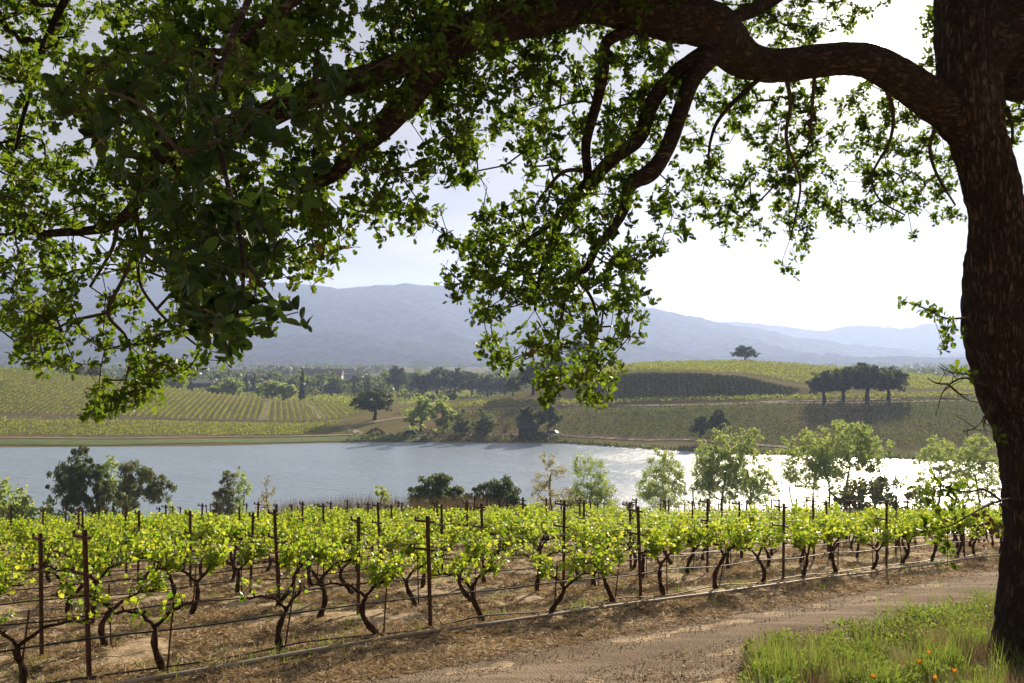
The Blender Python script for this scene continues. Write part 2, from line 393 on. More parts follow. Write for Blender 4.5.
# two shallow wheel tracks and a slightly crowned middle; the rims dip under the verge
Zr = near_z(X, Y, False) + .016 + .018 * np.cos((C - .5) * 4 * np.pi) * np.sin(np.pi * C) - .05 * (np.abs(2 * C - 1) ** 30) + (fbm(X, Y, .5, 41, 3) - .45) * .03
tag(mesh_obj('dirt_road', np.c_[X.ravel(), Y.ravel(), Zr.ravel()], grid_faces(len(cs), len(ss)), gravel_mat(), None, True), kind='structure')

def terrain_mat():
    m, N, L, p = new_mat('hill_soil')
    co = objco(N, L); a = noise(N, L, .02, 6, co, .6); b = noise(N, L, .35, 5, co, .65)
    c = mixrgb(N, L, ramp(N, L, a, .42, .6), (.23, .185, .10), (.13, .155, .05))
    c = mixrgb(N, L, ramp(N, L, b, .4, .7), c, (.24, .20, .11))
    L.new(c, p.inputs['Base Color']); p.inputs['Roughness'].default_value = 1; p.inputs['Specular IOR Level'].default_value = 0
    return m
us = np.linspace(-.93, 1.05, 420)
dd = np.concatenate([np.arange(184, 480, 2.5), np.geomspace(482, 7400, 70)])
U, D = np.meshgrid(us, dd); X = U * D; Z = far_z(X, D)
tag(mesh_obj('hillside_terrain', np.c_[X.ravel(), D.ravel(), Z.ravel()], grid_faces(len(dd), len(us)), terrain_mat(), None, True), kind='structure')

# lake
def water_mat():
    m, N, L, p = new_mat('lake_water')
    p.inputs['Base Color'].default_value = (.30, .39, .50, 1); p.inputs['Roughness'].default_value = .25; p.inputs['IOR'].default_value = 1.33  # pale blue base colour stands in for bright sky reflected on the water
    p.inputs['Specular IOR Level'].default_value = .5
    n1 = noise(N, L, 1.0, 6, objco(N, L, (.28, .9, 1), R(12)), .6); n2 = noise(N, L, .05, 3, objco(N, L))
    mu = N.new('ShaderNodeMath'); mu.operation = 'MULTIPLY'; L.new(n1, mu.inputs[0]); L.new(ramp(N, L, n2, .3, .7), mu.inputs[1])
    ad = N.new('ShaderNodeMath'); ad.operation = 'ADD'; L.new(mu.outputs[0], ad.inputs[0]); L.new(n1, ad.inputs[1])
    bump(N, L, p, ad.outputs[0], 1.0, .42)
    return m
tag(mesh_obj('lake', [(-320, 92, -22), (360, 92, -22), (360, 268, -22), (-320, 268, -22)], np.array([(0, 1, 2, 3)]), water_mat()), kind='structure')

# ------------------------------------------------------------------ mountains
def mountain(ridge, D0, D1, mat, seed, amp):
    us = np.linspace(-.95, 1.0, 900); px = 512 + F * us
    rp = np.interp(px, [r[0] for r in ridge], [r[1] for r in ridge])
    zr = np.array([zat(p, D1) for p in rp]) + (fbm(us * D1, 0 * us, 130, seed, 5) - .47) * amp * .16 + (fbm(us * D1, 0 * us, 34, seed + 2, 3) - .44) * 16
    ts = np.linspace(0, 1.25, 170); T, UU = np.meshgrid(ts, us, indexing='ij'); D = D0 + (D1 - D0) * T; X = UU * D
    base = -24.0
    prof = np.where(T < 1, T ** 1.15, 1 - (T - 1) * 2.2)
    spur = np.abs(fbm(X * 1.0 + D * .35, D * .45, 620, seed + 5, 5) * 2 - .95)
    Z = base + (zr[None] - base) * prof - spur * amp * 1.5 * np.sin(np.pi * np.clip(T, 0, 1)) ** .8 * np.clip(T * 3, 0, 1) + (fbm(X, D, 55, seed + 9, 4) - .45) * 30 * np.clip(T * 4, 0, 1) * (1 - np.clip(T, 0, 1) ** 4)
    Z = np.where(T <= 1, np.maximum(Z, base), Z)
    return mesh_obj('mountain', np.c_[X.ravel(), D.ravel(), Z.ravel()], grid_faces(len(ts), len(us)), mat, None, True)
def mount_mat():
    m, N, L, p = new_mat('forested_slope')
    co = objco(N, L); a = noise(N, L, .0022, 6, co, .6); b = noise(N, L, .018, 7, co, .75)
    c = mixrgb(N, L, ramp(N, L, b, .42, .58), (.012, .022, .014), (.07, .088, .05))
    c = mixrgb(N, L, ramp(N, L, a, .62, .70), c, (.15, .15, .08))
    L.new(c, p.inputs['Base Color']); p.inputs['Roughness'].default_value = 1; p.inputs['Specular IOR Level'].default_value = 0
    bump(N, L, p, b, 1, 16)
    return m
MM = mount_mat()
for k, (rd, a, b, sd, am) in enumerate([
    ([(-300, 262), (0, 268), (50, 273), (100, 276), (150, 269), (200, 275), (250, 280), (300, 284), (340, 289), (380, 284), (420, 284), (440, 286), (480, 288), (520, 291), (600, 297), (640, 305), (680, 314), (720, 322), (760, 329), (800, 337), (900, 350), (980, 357), (1500, 360)], 2500, 4300, 3, 150),
    ([(-300, 300), (500, 305), (640, 318), (700, 320), (760, 323), (800, 328), (825, 330), (850, 325), (870, 326), (900, 329), (930, 323), (960, 326), (1024, 331), (1500, 322)], 4500, 5600, 11, 160),
    ([(-300, 330), (0, 336), (100, 343), (200, 347), (260, 340), (330, 330), (390, 336), (440, 345), (520, 349), (600, 352), (760, 356), (1500, 358)], 2050, 3000, 23, 45)]):
    o = mountain(rd, a, b, MM, sd, am); tag(o, kind='structure')

# ------------------------------------------------------------------ haze
m = bpy.data.materials.new('haze'); m.use_nodes = True; N, L = m.node_tree.nodes, m.node_tree.links; N.clear()
out = N.new('ShaderNodeOutputMaterial'); pv = N.new('ShaderNodeVolumePrincipled')
pv.inputs['Color'].default_value = (.48, .61, 1.0, 1); pv.inputs['Density'].default_value = 1.65e-4; pv.inputs['Anisotropy'].default_value = .38
pv.inputs['Density Attribute'].default_value = ''; pv.inputs['Temperature Attribute'].default_value = ''
L.new(pv.outputs[0], out.inputs['Volume']); m.cycles.homogeneous_volume = True
b = MB(); b.box((300, 3900, 305), (17000, 8000, 730)); o = b.obj('haze', m); tag(o, kind='stuff')

# ------------------------------------------------------------------ branching growth
def grow(seeds, pts, step, wob, g, r0, pw=2.3, penal=0.0):
    """attach every point to the nearest node of the growing skeleton. -> nodes, parent, radius"""
    n0 = len(seeds); cap = n0 + len(pts) * 14 + 10
    P = np.zeros((cap, 3)); P[:n0] = seeds; par = np.full(cap, -1); n = n0
    d0 = np.array([np.min(np.linalg.norm(P[:n0] - p, axis=1)) for p in pts])
    for i in np.argsort(d0):
        p = pts[i]; q = P[:n]; dv = q - p; d = np.sqrt((dv * dv).sum(1)) + penal * np.clip(q[:, 2] - p[2], 0, None)
        j = int(np.argmin(d)); a = P[j].copy(); L_ = np.linalg.norm(p - a); k = min(12, max(1, int(L_ / step)))
        prev = j
        for t in range(1, k + 1):
            f = t / k; c = a + (p - a) * f
            if t < k: c = c + g.normal(size=3) * wob * min(L_, 1.5) * math.sin(math.pi * f)
            P[n] = c; par[n] = prev; prev = n; n += 1
    P = P[:n]; par = par[:n]; rad = np.zeros(n); acc = np.zeros(n)
    for i in range(n - 1, n0 - 1, -1):
        rad[i] = max(r0, acc[i] ** (1 / pw)); acc[par[i]] += rad[i] ** pw
    return P, par, rad, n0
def branch_mesh(mb, P, par, rad, n0, k=5, rmax=1.0, rmin=0, seedrad=None):
    e = np.array([i for i in range(n0, len(P)) if rad[i] >= rmin]); 
    if len(e) == 0: return
    a = P[par[e]]; b_ = P[e]; rb = np.minimum(rad[e], rmax); ra = np.minimum(np.where(par[e] >= n0, rad[par[e]], rad[e] * 1.15), rb * 1.5)
    d = b_ - a; ln = np.linalg.norm(d, axis=1); ok = ln > 1e-5; a, b_, ra, rb, d, ln = a[ok], b_[ok], ra[ok], rb[ok], d[ok], ln[ok]
    b_ = b_ + d / ln[:, None] * (rb * .5)[:, None]
    Fm = frames(d, np.zeros(len(d))); ang = np.linspace(0, 2 * np.pi, k, endpoint=False)
    ring = np.cos(ang)[None, :, None] * Fm[:, None, :, 0] + np.sin(ang)[None, :, None] * Fm[:, None, :, 2]
    V = np.concatenate([a[:, None] + ring * ra[:, None, None], b_[:, None] + ring * rb[:, None, None]], 1)
    j = np.arange(k); q = np.stack([j, j + k, (j + 1) % k + k, (j + 1) % k], -1)
    mb.add(V.reshape(-1, 3), (q[None] + (np.arange(len(a)) * 2 * k)[:, None, None]).reshape(-1, 4))

def make_tree(name, lobes, h, trunk_h, trunk_r, nclump, nleaf, leaf, leafmat, woodmat, seed, cl_r=.5, lean=0.0, stems=1, tip=.012, shell=.45, wob=.06, loc=(0, 0, 0), penal=0):
    """lobes: (x,y,z,rx,ry,rz) ellipsoids of the crown in metres above the base"""
    g = np.random.default_rng(seed)
    root = empty(name, loc)
    lb = np.array(lobes, float); vol = lb[:, 3] * lb[:, 4] * lb[:, 5]; ch = g.choice(len(lb), nclump, p=vol / vol.sum())
    v = g.normal(size=(nclump, 3)); v /= np.linalg.norm(v, axis=1)[:, None]; rr = g.uniform(shell ** 3, 1, nclump) ** (1 / 3)
    C = lb[ch, :3] + v * rr[:, None] * lb[ch, 3:]
    mb = MB(); seeds = []
    for s in range(stems):
        a = 2 * math.pi * s / max(stems, 1) + seed; sx = (0.25 * (stems > 1)) * math.cos(a); sy = (0.25 * (stems > 1)) * math.sin(a)
        ts = np.linspace(0, 1, 7)
        top = trunk_h * (1 - .2 * s / max(1, stems))
        pts = np.c_[sx + (lean * ts ** 1.3 + (stems > 1) * math.cos(a) * ts * top * .22) + .03 * h * np.sin(ts * 5 + seed) * ts, sy + (stems > 1) * math.sin(a) * ts * top * .22 + .02 * h * np.sin(ts * 4 + 2 * seed) * ts, ts * top]
        rs = trunk_r / math.sqrt(stems) * (1.35 - .35 * np.clip(ts * 6, 0, 1)) * (1 - .45 * ts)
        pts[0, 2] -= .4
        mb.tube(pts, rs, 7); seeds += list(pts[3:])
    P, par, rad, n0 = grow(np.array(seeds), C, h * .045, wob, g, tip, 2.2, penal)
    branch_mesh(mb, P, par, rad, n0, 5, trunk_r * .6)
    mb.obj('trunk', woodmat, root, True)
    k = nleaf // nclump; pos = np.repeat(C, k, 0); off = g.normal(size=pos.shape); off /= np.linalg.norm(off, axis=1)[:, None]
    pos = pos + off * (g.uniform(0, 1, len(pos)) ** .5 * np.repeat(g.uniform(.5, 1.25, nclump), k) * cl_r)[:, None] * np.array((1, 1, .75))
    V, Fs = instance(*QUAD, pos, rand_rot(len(pos), g), g.uniform(.6, 1.3, len(pos)) * leaf)
    mesh_obj('crown', V, Fs, leafmat, root)
    return root
def put(root, px, D, hpx=None, H0=None, rz=None, sx=1.0, sink=0.1, top=None):
    x = (px - 512) / F * D; root.location = (x, D, HZ(x, D) - sink)
    if top: hpx = HY - F * HZ(x, D) / D - top
    if hpx: s = hpx / F * D / H0; root.scale = (s * sx, s * sx, s)
    if rz is not None: root.rotation_euler = (0, 0, rz)
    return root
def round_lobes(w, h, base, n, seed, flat=.75):
    g = np.random.default_rng(seed); out = []
    cz = base + (h - base) * .52
    out.append((0, 0, cz, w * .36, w * .36, (h - base) * .42))
    for i in range(n):
        a = 2 * math.pi * i / n + g.uniform(-.3, .3); r = w * .5 * g.uniform(.45, .62); z = base + (h - base) * g.uniform(.25, .7)
        q = w * g.uniform(.17, .24); out.append((r * math.cos(a), r * math.sin(a), z, q, q, q * flat))
    out.append((g.uniform(-.1, .1) * w, 0, h - (h - base) * .2, w * .2, w * .2, (h - base) * .2))
    return out
def up_lobes(w, h, base, n, seed):
    g = np.random.default_rng(seed); out = []
    for i in range(n):
        t = (i + .5) / n; z = base + (h - base) * (t * .86 + .05); r = w * .5 * math.sin(math.pi * min(1, (t * .75 + .2))) * g.uniform(.35, .6); a = g.uniform(0, 6.28)
        q = w * .5 * g.uniform(.35, .55) * (1.15 - .5 * t); out.append((r * math.cos(a), r * math.sin(a), z, q, q, q * 1.25))
    return out

# ------------------------------------------------------------------ far vineyards (rows of foliage draped on the hills)
def in_poly(px, py, poly):
    c = np.zeros(px.shape, bool); n = len(poly); j = n - 1
    for i in range(n):
        xi, yi = poly[i]; xj, yj = poly[j]
        c ^= ((yi > py) != (yj > py)) & (px < (xj - xi) * (py - yi) / (yj - yi + 1e-12) + xi); j = i
    return c
def far_rows(name, poly, az, spacing, dens, size, hgt, mat, seed, bend=0.0):
    """poly: plan outline as (u=x/y, y); rows run at bearing az"""
    g = np.random.default_rng(seed); pl = [(u * d, d) for u, d in poly]; cx = sum(p[0] for p in pl) / len(pl); cyy = sum(p[1] for p in pl) / len(pl)
    Rr = max(math.hypot(p[0] - cx, p[1] - cyy) for p in pl) + 5; nrow = int(2 * Rr / spacing); n = int(2 * Rr * dens)
    k = (np.arange(nrow) - nrow / 2) * spacing; K = np.repeat(k, n); t = g.uniform(-Rr, Rr, len(K))
    d = np.array((math.sin(az), math.cos(az))); q = np.array((d[1], -d[0]))
    K2 = K + bend * (t / Rr) ** 2 * Rr + g.normal(size=len(K)) * .11
    x = cx + d[0] * t + q[0] * K2; y = cyy + d[1] * t + q[1] * K2
    ok = in_poly(x, y, pl); ok &= g.uniform(size=len(x)) < .7 + .6 * fbm(x, y, 7, seed, 2); x, y = x[ok], y[ok]
    z = far_z(x, y) + g.uniform(.35, 1, len(x)) * hgt
    V, Fs = instance(*QUAD, np.c_[x, y, z], rand_rot(len(x), g), size * g.uniform(.7, 1.3, len(x)))
    return tag(mesh_obj(name, V, Fs, mat), kind='stuff')
def uu(px): return (px - 512) / F
far_rows('hillside_vine_rows', [(uu(-90), 292), (uu(340), 296), (uu(375), 340), (uu(350), 400), (uu(200), 405), (uu(0), 402), (uu(-90), 402)], R(-14), 2.1, 6.0, .42, 1.2, M['far_vine'], 1)
far_rows('lakeside_vine_rows', [(uu(-90), 246), (uu(300), 252), (uu(345), 286), (uu(-90), 282)], R(86), 2.0, 5.0, .42, 1.0, M['far_vine'], 2)
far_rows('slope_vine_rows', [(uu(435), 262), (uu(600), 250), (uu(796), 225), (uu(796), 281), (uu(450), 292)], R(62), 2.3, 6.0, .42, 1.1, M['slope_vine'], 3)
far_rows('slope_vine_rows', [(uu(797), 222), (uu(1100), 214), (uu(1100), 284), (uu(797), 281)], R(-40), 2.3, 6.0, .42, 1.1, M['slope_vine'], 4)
far_rows('terrace_vine_rows', [(uu(400), 303), (uu(800), 290), (uu(1100), 290), (uu(1100), 300), (uu(810), 299), (uu(400), 314)], R(90), 2.0, 4.2, .6, 1.4, M['far_vine'], 5)
far_rows('hilltop_vine_rows', [(uu(590), 335), (uu(780), 325), (uu(850), 330), (uu(1100), 330), (uu(1100), 425), (uu(850), 462), (uu(740), 440), (uu(640), 418), (uu(590), 400)], R(64), 2.8, 2.6, .6, 1.3, M['far_vine'], 6, .12)
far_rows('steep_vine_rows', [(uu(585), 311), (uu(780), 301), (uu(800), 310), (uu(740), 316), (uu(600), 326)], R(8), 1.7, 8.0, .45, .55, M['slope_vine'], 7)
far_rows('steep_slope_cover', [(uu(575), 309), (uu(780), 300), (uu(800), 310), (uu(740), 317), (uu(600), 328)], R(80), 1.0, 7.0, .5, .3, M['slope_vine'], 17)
far_rows('valley_vine_rows', [(uu(330), 420), (uu(520), 400), (uu(520), 600), (uu(180), 620)], R(60), 4.0, 1.2, 1.0, 1.5, M['far_vine'], 8)

# pale tracks along the far shore and terrace, each its own sheet
def track(name, pts, w, mat, lift=.12):
    pts = np.array(pts, float); t = np.linspace(0, len(pts) - 1, 90); P = np.c_[np.interp(t, np.arange(len(pts)), pts[:, 0]), np.interp(t, np.arange(len(pts)), pts[:, 1])]
    T = np.gradient(P, axis=0); T /= np.linalg.norm(T, axis=1)[:, None]; Nn = np.c_[-T[:, 1], T[:, 0]]; a = np.linspace(-.5, .5, 5)
    Q = P[:, None] + Nn[:, None] * (a[None, :, None] * w * (1 + .3 * (fbm(P[:, 0], P[:, 1], 12, 3, 2) - .4))[:, None, None])
    x, y = Q[..., 0].ravel(), Q[..., 1].ravel(); return tag(mesh_obj(name, np.c_[x, y, far_z(x, y) + lift], grid_faces(90, 5), mat, None, True), kind='structure')
def tp(px, D): return ((px - 512) / F * D, D)
PALE = plain('pale_dust', (.33, .26, .17), (.2, .17, .1), .4, 1)
GREEN = plain('bank_grass', (.10, .16, .03), (.16, .20, .05), .3, 1)
track('shore_track', [tp(-90, 244), tp(0, 244), tp(120, 245), tp(250, 250), tp(360, 255), tp(470, 254), tp(560, 252), tp(640, 243), tp(700, 236), tp(800, 222)], 2.2, PALE)
track('grass_bank', [tp(-90, 237), tp(0, 237), tp(120, 238), tp(250, 243), tp(360, 250), tp(430, 249)], 6.0, GREEN, .1)
track('hill_track', [tp(360, 258), tp(345, 272), tp(385, 286), tp(420, 292), tp(440, 298), tp(420, 320), tp(438, 345)], 3.0, PALE)
track('terrace_track', [tp(420, 297), tp(560, 298.5), tp(700, 286), tp(800, 284), tp(950, 284), tp(1080, 284)], 2.6, plain('track_soil', (.16, .11, .07), (.1, .07, .05), .5, 1))
track('terrace_verge', [tp(760, 288), tp(830, 290), tp(900, 291)], 3.0, PALE)
track('field_track', [tp(-90, 287), tp(100, 291), tp(200, 299), tp(300, 298), tp(345, 292)], 2.5, plain('field_soil', (.14, .12, .06), (.2, .16, .09), .5, 1))
track('vineyard_gap', [tp(262, 300), tp(266, 350), tp(270, 395)], 2.5, PALE)
track('vineyard_gap', [tp(322, 305), tp(318, 345), tp(306, 395)], 2.5, PALE)

# ------------------------------------------------------------------ near-shore trees
def T_(*a, **k): return make_tree(*a, **k)
PX = 115 / F
t = T_('oak_tree', round_lobes(8.5, 11, 3.0, 7, 2) + [(-3.6, 0, 7.5, 1.6, 1.6, 1.4), (1.5, 0, 2.8, 2.0, 1.8, 1.8)], 11, 3.8, .38, 260, 26000, .17, M['dark_leaf'], M['dark_wood'], 31, .55, stems=2)
put(t, 86, 112, 1, 11, sx=0.68, top=443); tag(t, 'dark bushy oak on the near lake shore at the left, the tallest dark tree there', 'tree')
t = T_('oak_tree', [(-1, 0, 4.5, 2.2, 2, 1.4), (1.7, 0, 6.0, 2.2, 2, 1.2), (3.4, 0, 5.2, 1.6, 1.5, .9), (.3, 0, 6.6, 1.7, 1.5, 1.0), (-.5, 0, 2.6, 1.6, 1.4, 1.1)], 7.5, 3.2, .26, 130, 11000, .17, M['olive_leaf'], M['dark_wood'], 33, .5, lean=.8)
put(t, 129, 112, 1, 7.5, sx=0.72, top=462); tag(t, 'olive green leaning oak whose branches reach right over the lake, beside the tall dark oak', 'tree')
t = T_('cottonwood_tree', up_lobes(3.4, 8, 1.5, 7, 4), 8, 5.5, .14, 60, 2000, .2, M['cotton_leaf'], M['tree_wood'], 35, .5)
put(t, 113, 116, 1, 8, sx=0.9, top=452); tag(t, 'slim light green tree standing between the two dark oaks on the left shore', 'tree')
t = T_('willow_bush', round_lobes(6.5, 4.5, .5, 6, 8), 4.5, 1.6, .16, 80, 4200, .2, M['cotton_leaf'], M['tree_wood'], 37, .5, stems=3)
put(t, 10, 108, 1, 4.5, sx=1.0, top=480); tag(t, 'pale green willow bush at the left edge of the photo by the lake', 'bush')
t = T_('willow_tree', [(-.8, 0, 2.2, 1.5, 1.4, 1.8), (0, 0, 4.5, 1.1, 1.1, 1.8), (.5, 0, 6.4, .8, .8, 1.3)], 8, 5, .16, 130, 9000, .16, M['willow_leaf'], M['dark_wood'], 39, .5, stems=3)
put(t, 224, 104, 1, 8, sx=0.9, top=466); tag(t, 'grey green willow with slanting stems left of the brown reeds', 'tree')
t = T_('cottonwood_tree', up_lobes(4.4, 10, 2.5, 8, 14), 10, 7, .13, 110, 3200, .16, M['cotton_leaf'], M['tree_wood'], 41, .5)
put(t, 243, 106, 1, 10, sx=0.85, top=461); tag(t, 'thin sparse yellow green tree right beside the grey green willow', 'tree')
t = T_('bare_tree', up_lobes(3.4, 8, 3, 7, 15), 8, 5.5, .11, 120, 700, .14, M['pale_leaf'], M['tree_wood'], 43, .3, tip=.014)
put(t, 268, 104, 1, 8, sx=1, top=470); tag(t, 'small bare tree with hardly any leaves left of the brown reeds', 'tree')
t = T_('young_tree', up_lobes(2.6, 6, 2, 6, 16), 6, 4, .09, 34, 520, .2, M['cotton_leaf'], M['tree_wood'], 45, .4)
put(t, 382, 88, 1, 6, sx=0.9, top=476); tag(t, 'young spindly pale green tree rising out of the brown reeds', 'tree')
t = T_('oak_tree', round_lobes(6.0, 5.6, 1.4, 7, 17), 5.6, 1.8, .24, 150, 15000, .15, M['dark_leaf'], M['dark_wood'], 47, .45)
put(t, 438, 100, 1, 5.6, sx=1.0, top=472); tag(t, 'small round dark oak at the right end of the reeds', 'tree')
t = T_('oak_tree', round_lobes(5.0, 5.4, 1.0, 7, 18), 5.4, 1.6, .22, 150, 14000, .15, M['dark_leaf'], M['dark_wood'], 49, .42)
put(t, 499, 100, 1, 5.4, sx=1.0, top=475); tag(t, 'compact round dark green oak left of the bare cream coloured tree', 'tree')
t = T_('cottonwood_tree', up_lobes(5.6, 12, 2, 9, 19), 12, 8.5, .17, 260, 8000, .13, M['pale_leaf'], M['tree_wood'], 51, .5, tip=.014)
put(t, 552, 108, 1, 12, sx=1.05, top=443); tag(t, 'tall cream coloured nearly leafless cottonwood in front of the lake', 'tree')
t = T_('cottonwood_tree', up_lobes(6.4, 10, 3, 9, 20), 10, 6.5, .17, 230, 9500, .14, M['cotton_leaf'], M['tree_wood'], 53, .55)
put(t, 589, 108, 1, 10, sx=1.1, top=451); tag(t, 'light green open crowned tree right beside the cream coloured cottonwood', 'tree')
t = T_('cottonwood_tree', round_lobes(6.6, 10, 3.0, 8, 22), 10, 6.5, .17, 200, 10000, .14, M['cotton_leaf'], M['tree_wood'], 55, .55)
put(t, 663, 108, 1, 10, sx=0.85, top=446); tag(t, 'medium green cottonwood standing alone against the bright lake in mid picture', 'tree')
cw = [(703, 80, 3.4, 'left slim cottonwood of the dense clump right of the centre', 25, 2600), (722, 98, 5.4, 'taller middle cottonwood of the dense clump in front of the bright lake', 26, 5200), (748, 100, 5.6, 'full crowned right cottonwood of the dense clump in front of the bright lake', 27, 5600),
      (803, 104, 6.5, 'wide cottonwood with a high crown above thin stems, left of the tallest one', 28, 4600), (846, 116, 7.6, 'tallest cottonwood of the shore, its dense crown above bare lower stems', 29, 7400), (826, 108, 4.6, 'narrow cottonwood squeezed between the wide one and the tallest one', 30, 3000),
      (936, 88, 7.0, 'broad drooping cottonwood left of the one beside the big trunk', 61, 5200), (978, 96, 6.6, 'cottonwood standing next to the big oak trunk at the right edge', 62, 5400)]
for px, hp, w, lab, sd, nl in cw:
    high = px > 780 and px < 900
    t = T_('cottonwood_tree', round_lobes(w, 11, 5.2 if high else 3.6, 7, sd, 1.1) + up_lobes(w * .8, 10.5, 1.2, 4, sd), 11, 7.0, .16, 260, int(nl * 1.6), .14, M['cotton_leaf'], M['tree_wood'], sd * 2 + 1, .42, stems=2 if px % 2 else 1)
    put(t, px, 112 + (sd % 5), 1, 11, sx=.9, top={703: 436, 722: 424, 748: 421, 803: 428, 846: 414, 826: 424, 936: 434, 978: 430}[px]); tag(t, lab, 'tree', 'cottonwoods along the near lake shore')
t = T_('shore_bush', round_lobes(7.5, 4.2, .5, 7, 66), 4.2, 1.3, .2, 90, 4200, .2, M['olive_leaf'], M['dark_wood'], 67, .5)
put(t, 884, 96, 1, 4.2, sx=1.0, top=472); tag(t, 'dark rounded bush behind the vines below the tallest cottonwood', 'bush')
t = T_('shore_bush', round_lobes(2.2, 3.2, .3, 5, 68), 3.2, 1.0, .1, 40, 900, .2, M['cotton_leaf'], M['tree_wood'], 69, .4)
put(t, 173, 98, 1, 3.2, sx=0.8, top=502); tag(t, 'tiny green bush on the shore between the leaning oak and the willow', 'bush')
# reeds / bare willow thicket
g = np.random.default_rng(5); n = 15000
px = g.uniform(272, 590, n); D = g.uniform(80, 88, n); x = (px - 512) / F * D; hgt = (3.3 + 1.2 * fbm(x, D, 3.0, 4, 3)) * np.clip((px - 266) / 16, .3, 1) * np.clip((596 - px) / 110, .25, 1)
z0 = near_z(x, D); d = np.c_[g.normal(0, .16, n), g.normal(0, .12, n), np.ones(n)]
BL = (np.array([(-.5, 0, 0), (.5, 0, 0), (.35, .5, .1), (-.35, .5, .1), (0, 1, .3)]), [np.array([(0, 1, 2), (0, 2, 3), (3, 2, 4)])])
M3 = frames(d, g.uniform(0, 6.28, n)); M3 = M3 * (np.stack([np.full(n, .05), hgt * g.uniform(.55, 1.1, n), np.full(n, .4)], -1)[:, None, :])
V, Fs = instance(BL[0], BL[1], np.c_[x, D, z0 - .1], M3, np.ones(n)); tag(mesh_obj('reeds', V, Fs, M['reed']), kind='stuff')

# ------------------------------------------------------------------ far-shore and hill trees
B = {}
def far_tree(px, D, hp, kind, lab, sx=1.0, group=None, rz=None, name=None):
    if kind not in B:
        if kind == 'oak': r = T_('oak_tree', round_lobes(11, 9, 2.6, 8, 70, .6), 9, 3.4, .5, 110, 4200, .5, M['dark_leaf'], M['dark_wood'], 71, 1.0)
        if kind == 'olive': r = T_('oak_tree', round_lobes(9, 9, 1.6, 8, 72, .8), 9, 3.0, .4, 100, 3600, .5, M['olive_leaf'], M['dark_wood'], 73, 1.0)
        if kind == 'cotton': r = T_('cottonwood_tree', up_lobes(6.5, 11, 1, 9, 74), 11, 7, .25, 90, 2200, .45, M['cotton_leaf'], M['tree_wood'], 75, .8)
        if kind == 'willow': r = T_('willow_tree', up_lobes(6.5, 9, .6, 9, 76) + [(0, 0, 3, 2.6, 2.6, 2.4)], 9, 4, .3, 80, 2200, .45, M['willow_leaf'], M['tree_wood'], 77, .9, stems=3)
        if kind == 'bare': r = T_('bare_tree', up_lobes(6.5, 8, 1.5, 8, 78), 8, 4, .3, 130, 400, .3, M['reed'], plain('pink_wood', (.25, .17, .14), (.15, .1, .08), 4, .9), 79, .5, stems=3, tip=.035)
        if kind == 'round': r = T_('round_tree', round_lobes(10, 9, .5, 8, 80, .9), 9, 3.0, .35, 90, 2600, .65, M['cotton_leaf'], M['dark_wood'], 81, 1.1)
        if kind == 'conifer': r = T_('conifer_tree', [(0, 0, 2 + 1.6 * i, 2.3 - .2 * i, 2.3 - .2 * i, 1.3) for i in range(9)], 16, 14, .3, 120, 2600, .7, M['conifer_leaf'], M['dark_wood'], 83, .5)
        B[kind] = (r, {'oak': 9, 'olive': 9, 'cotton': 11, 'willow': 9, 'bare': 8, 'round': 9, 'conifer': 16}[kind], [0])
    r, h0, used = B[kind]
    if used[0]:
        r = copy_tree(r)
        if 'group' in r: del r['group']
    used[0] = 1
    if name: r.name = name
    put(r, px, D, hp, h0, rz if rz is not None else (px * 1.7) % 6.28, sx, .3); tag(r, lab, 'tree' if kind != 'bush' else 'bush', group)
    return r
far_tree(375, 289, 32, 'oak', 'large dark spreading oak on the knoll above the far shore, left of centre', 1.25)
far_tree(421, 262, 42, 'cotton', 'left pale green cottonwood of the pair on the far shore', 1.45)
far_tree(444, 259, 40, 'cotton', 'right pale green cottonwood of the pair on the far shore', 1.4)
far_tree(463, 253, 31, 'willow', 'dull green willow on the far shore right of the cottonwood pair', 1.2)
far_tree(486, 254, 30, 'willow', 'pale grey willow on the far shore left of the leafless pinkish trees', 1.35)
far_tree(505, 255, 24, 'bare', 'leafless pinkish tree on the far shore beside the dark shed', 1.0)
far_tree(490, 257, 20, 'bare', 'low leafless tree on the far shore behind the pale grey willow', .9)
far_tree(527, 253, 30, 'olive', 'dark oak over the small shed on the far shore', .9)
far_tree(548, 253, 32, 'olive', 'olive oak right of the shed on the far shore, its crown reaching right', .95)
far_tree(700, 236, 26, 'olive', 'low dark tree on the far shore just behind the dense cottonwood clump', 1.0)
far_tree(718, 238, 30, 'olive', 'olive topped tree on the far shore above the dense cottonwood clump', .8)
far_tree(824, 286, 33, 'oak', 'first oak from the left of the group on the bare terrace', 1.15, 'oaks on the terrace')
far_tree(843, 290, 35, 'oak', 'second oak from the left of the group on the bare terrace', 1.15, 'oaks on the terrace')
far_tree(867, 289, 39, 'oak', 'tallest and darkest oak of the group on the bare terrace', 1.15, 'oaks on the terrace')
far_tree(888, 289, 34, 'oak', 'rightmost oak of the group on the bare terrace', 1.15, 'oaks on the terrace')
far_tree(745, 452, 18, 'oak', 'lone oak standing on top of the hill crest against the pale mountains', 1.45)
far_tree(533, 330, 34, 'oak', 'dark oak at the left foot of the steep shaded slope', .9)
far_tree(556, 335, 34, 'oak', 'tall dark oak behind the hanging leaves at the foot of the steep slope', .8)
far_tree(580, 345, 40, 'oak', 'tallest dark oak at the left end of the hill crest', .75)
far_tree(513, 335, 20, 'olive', 'low dark tree left of the dark oaks at the foot of the steep slope', 1.0)
gm = 'trees on the valley floor'
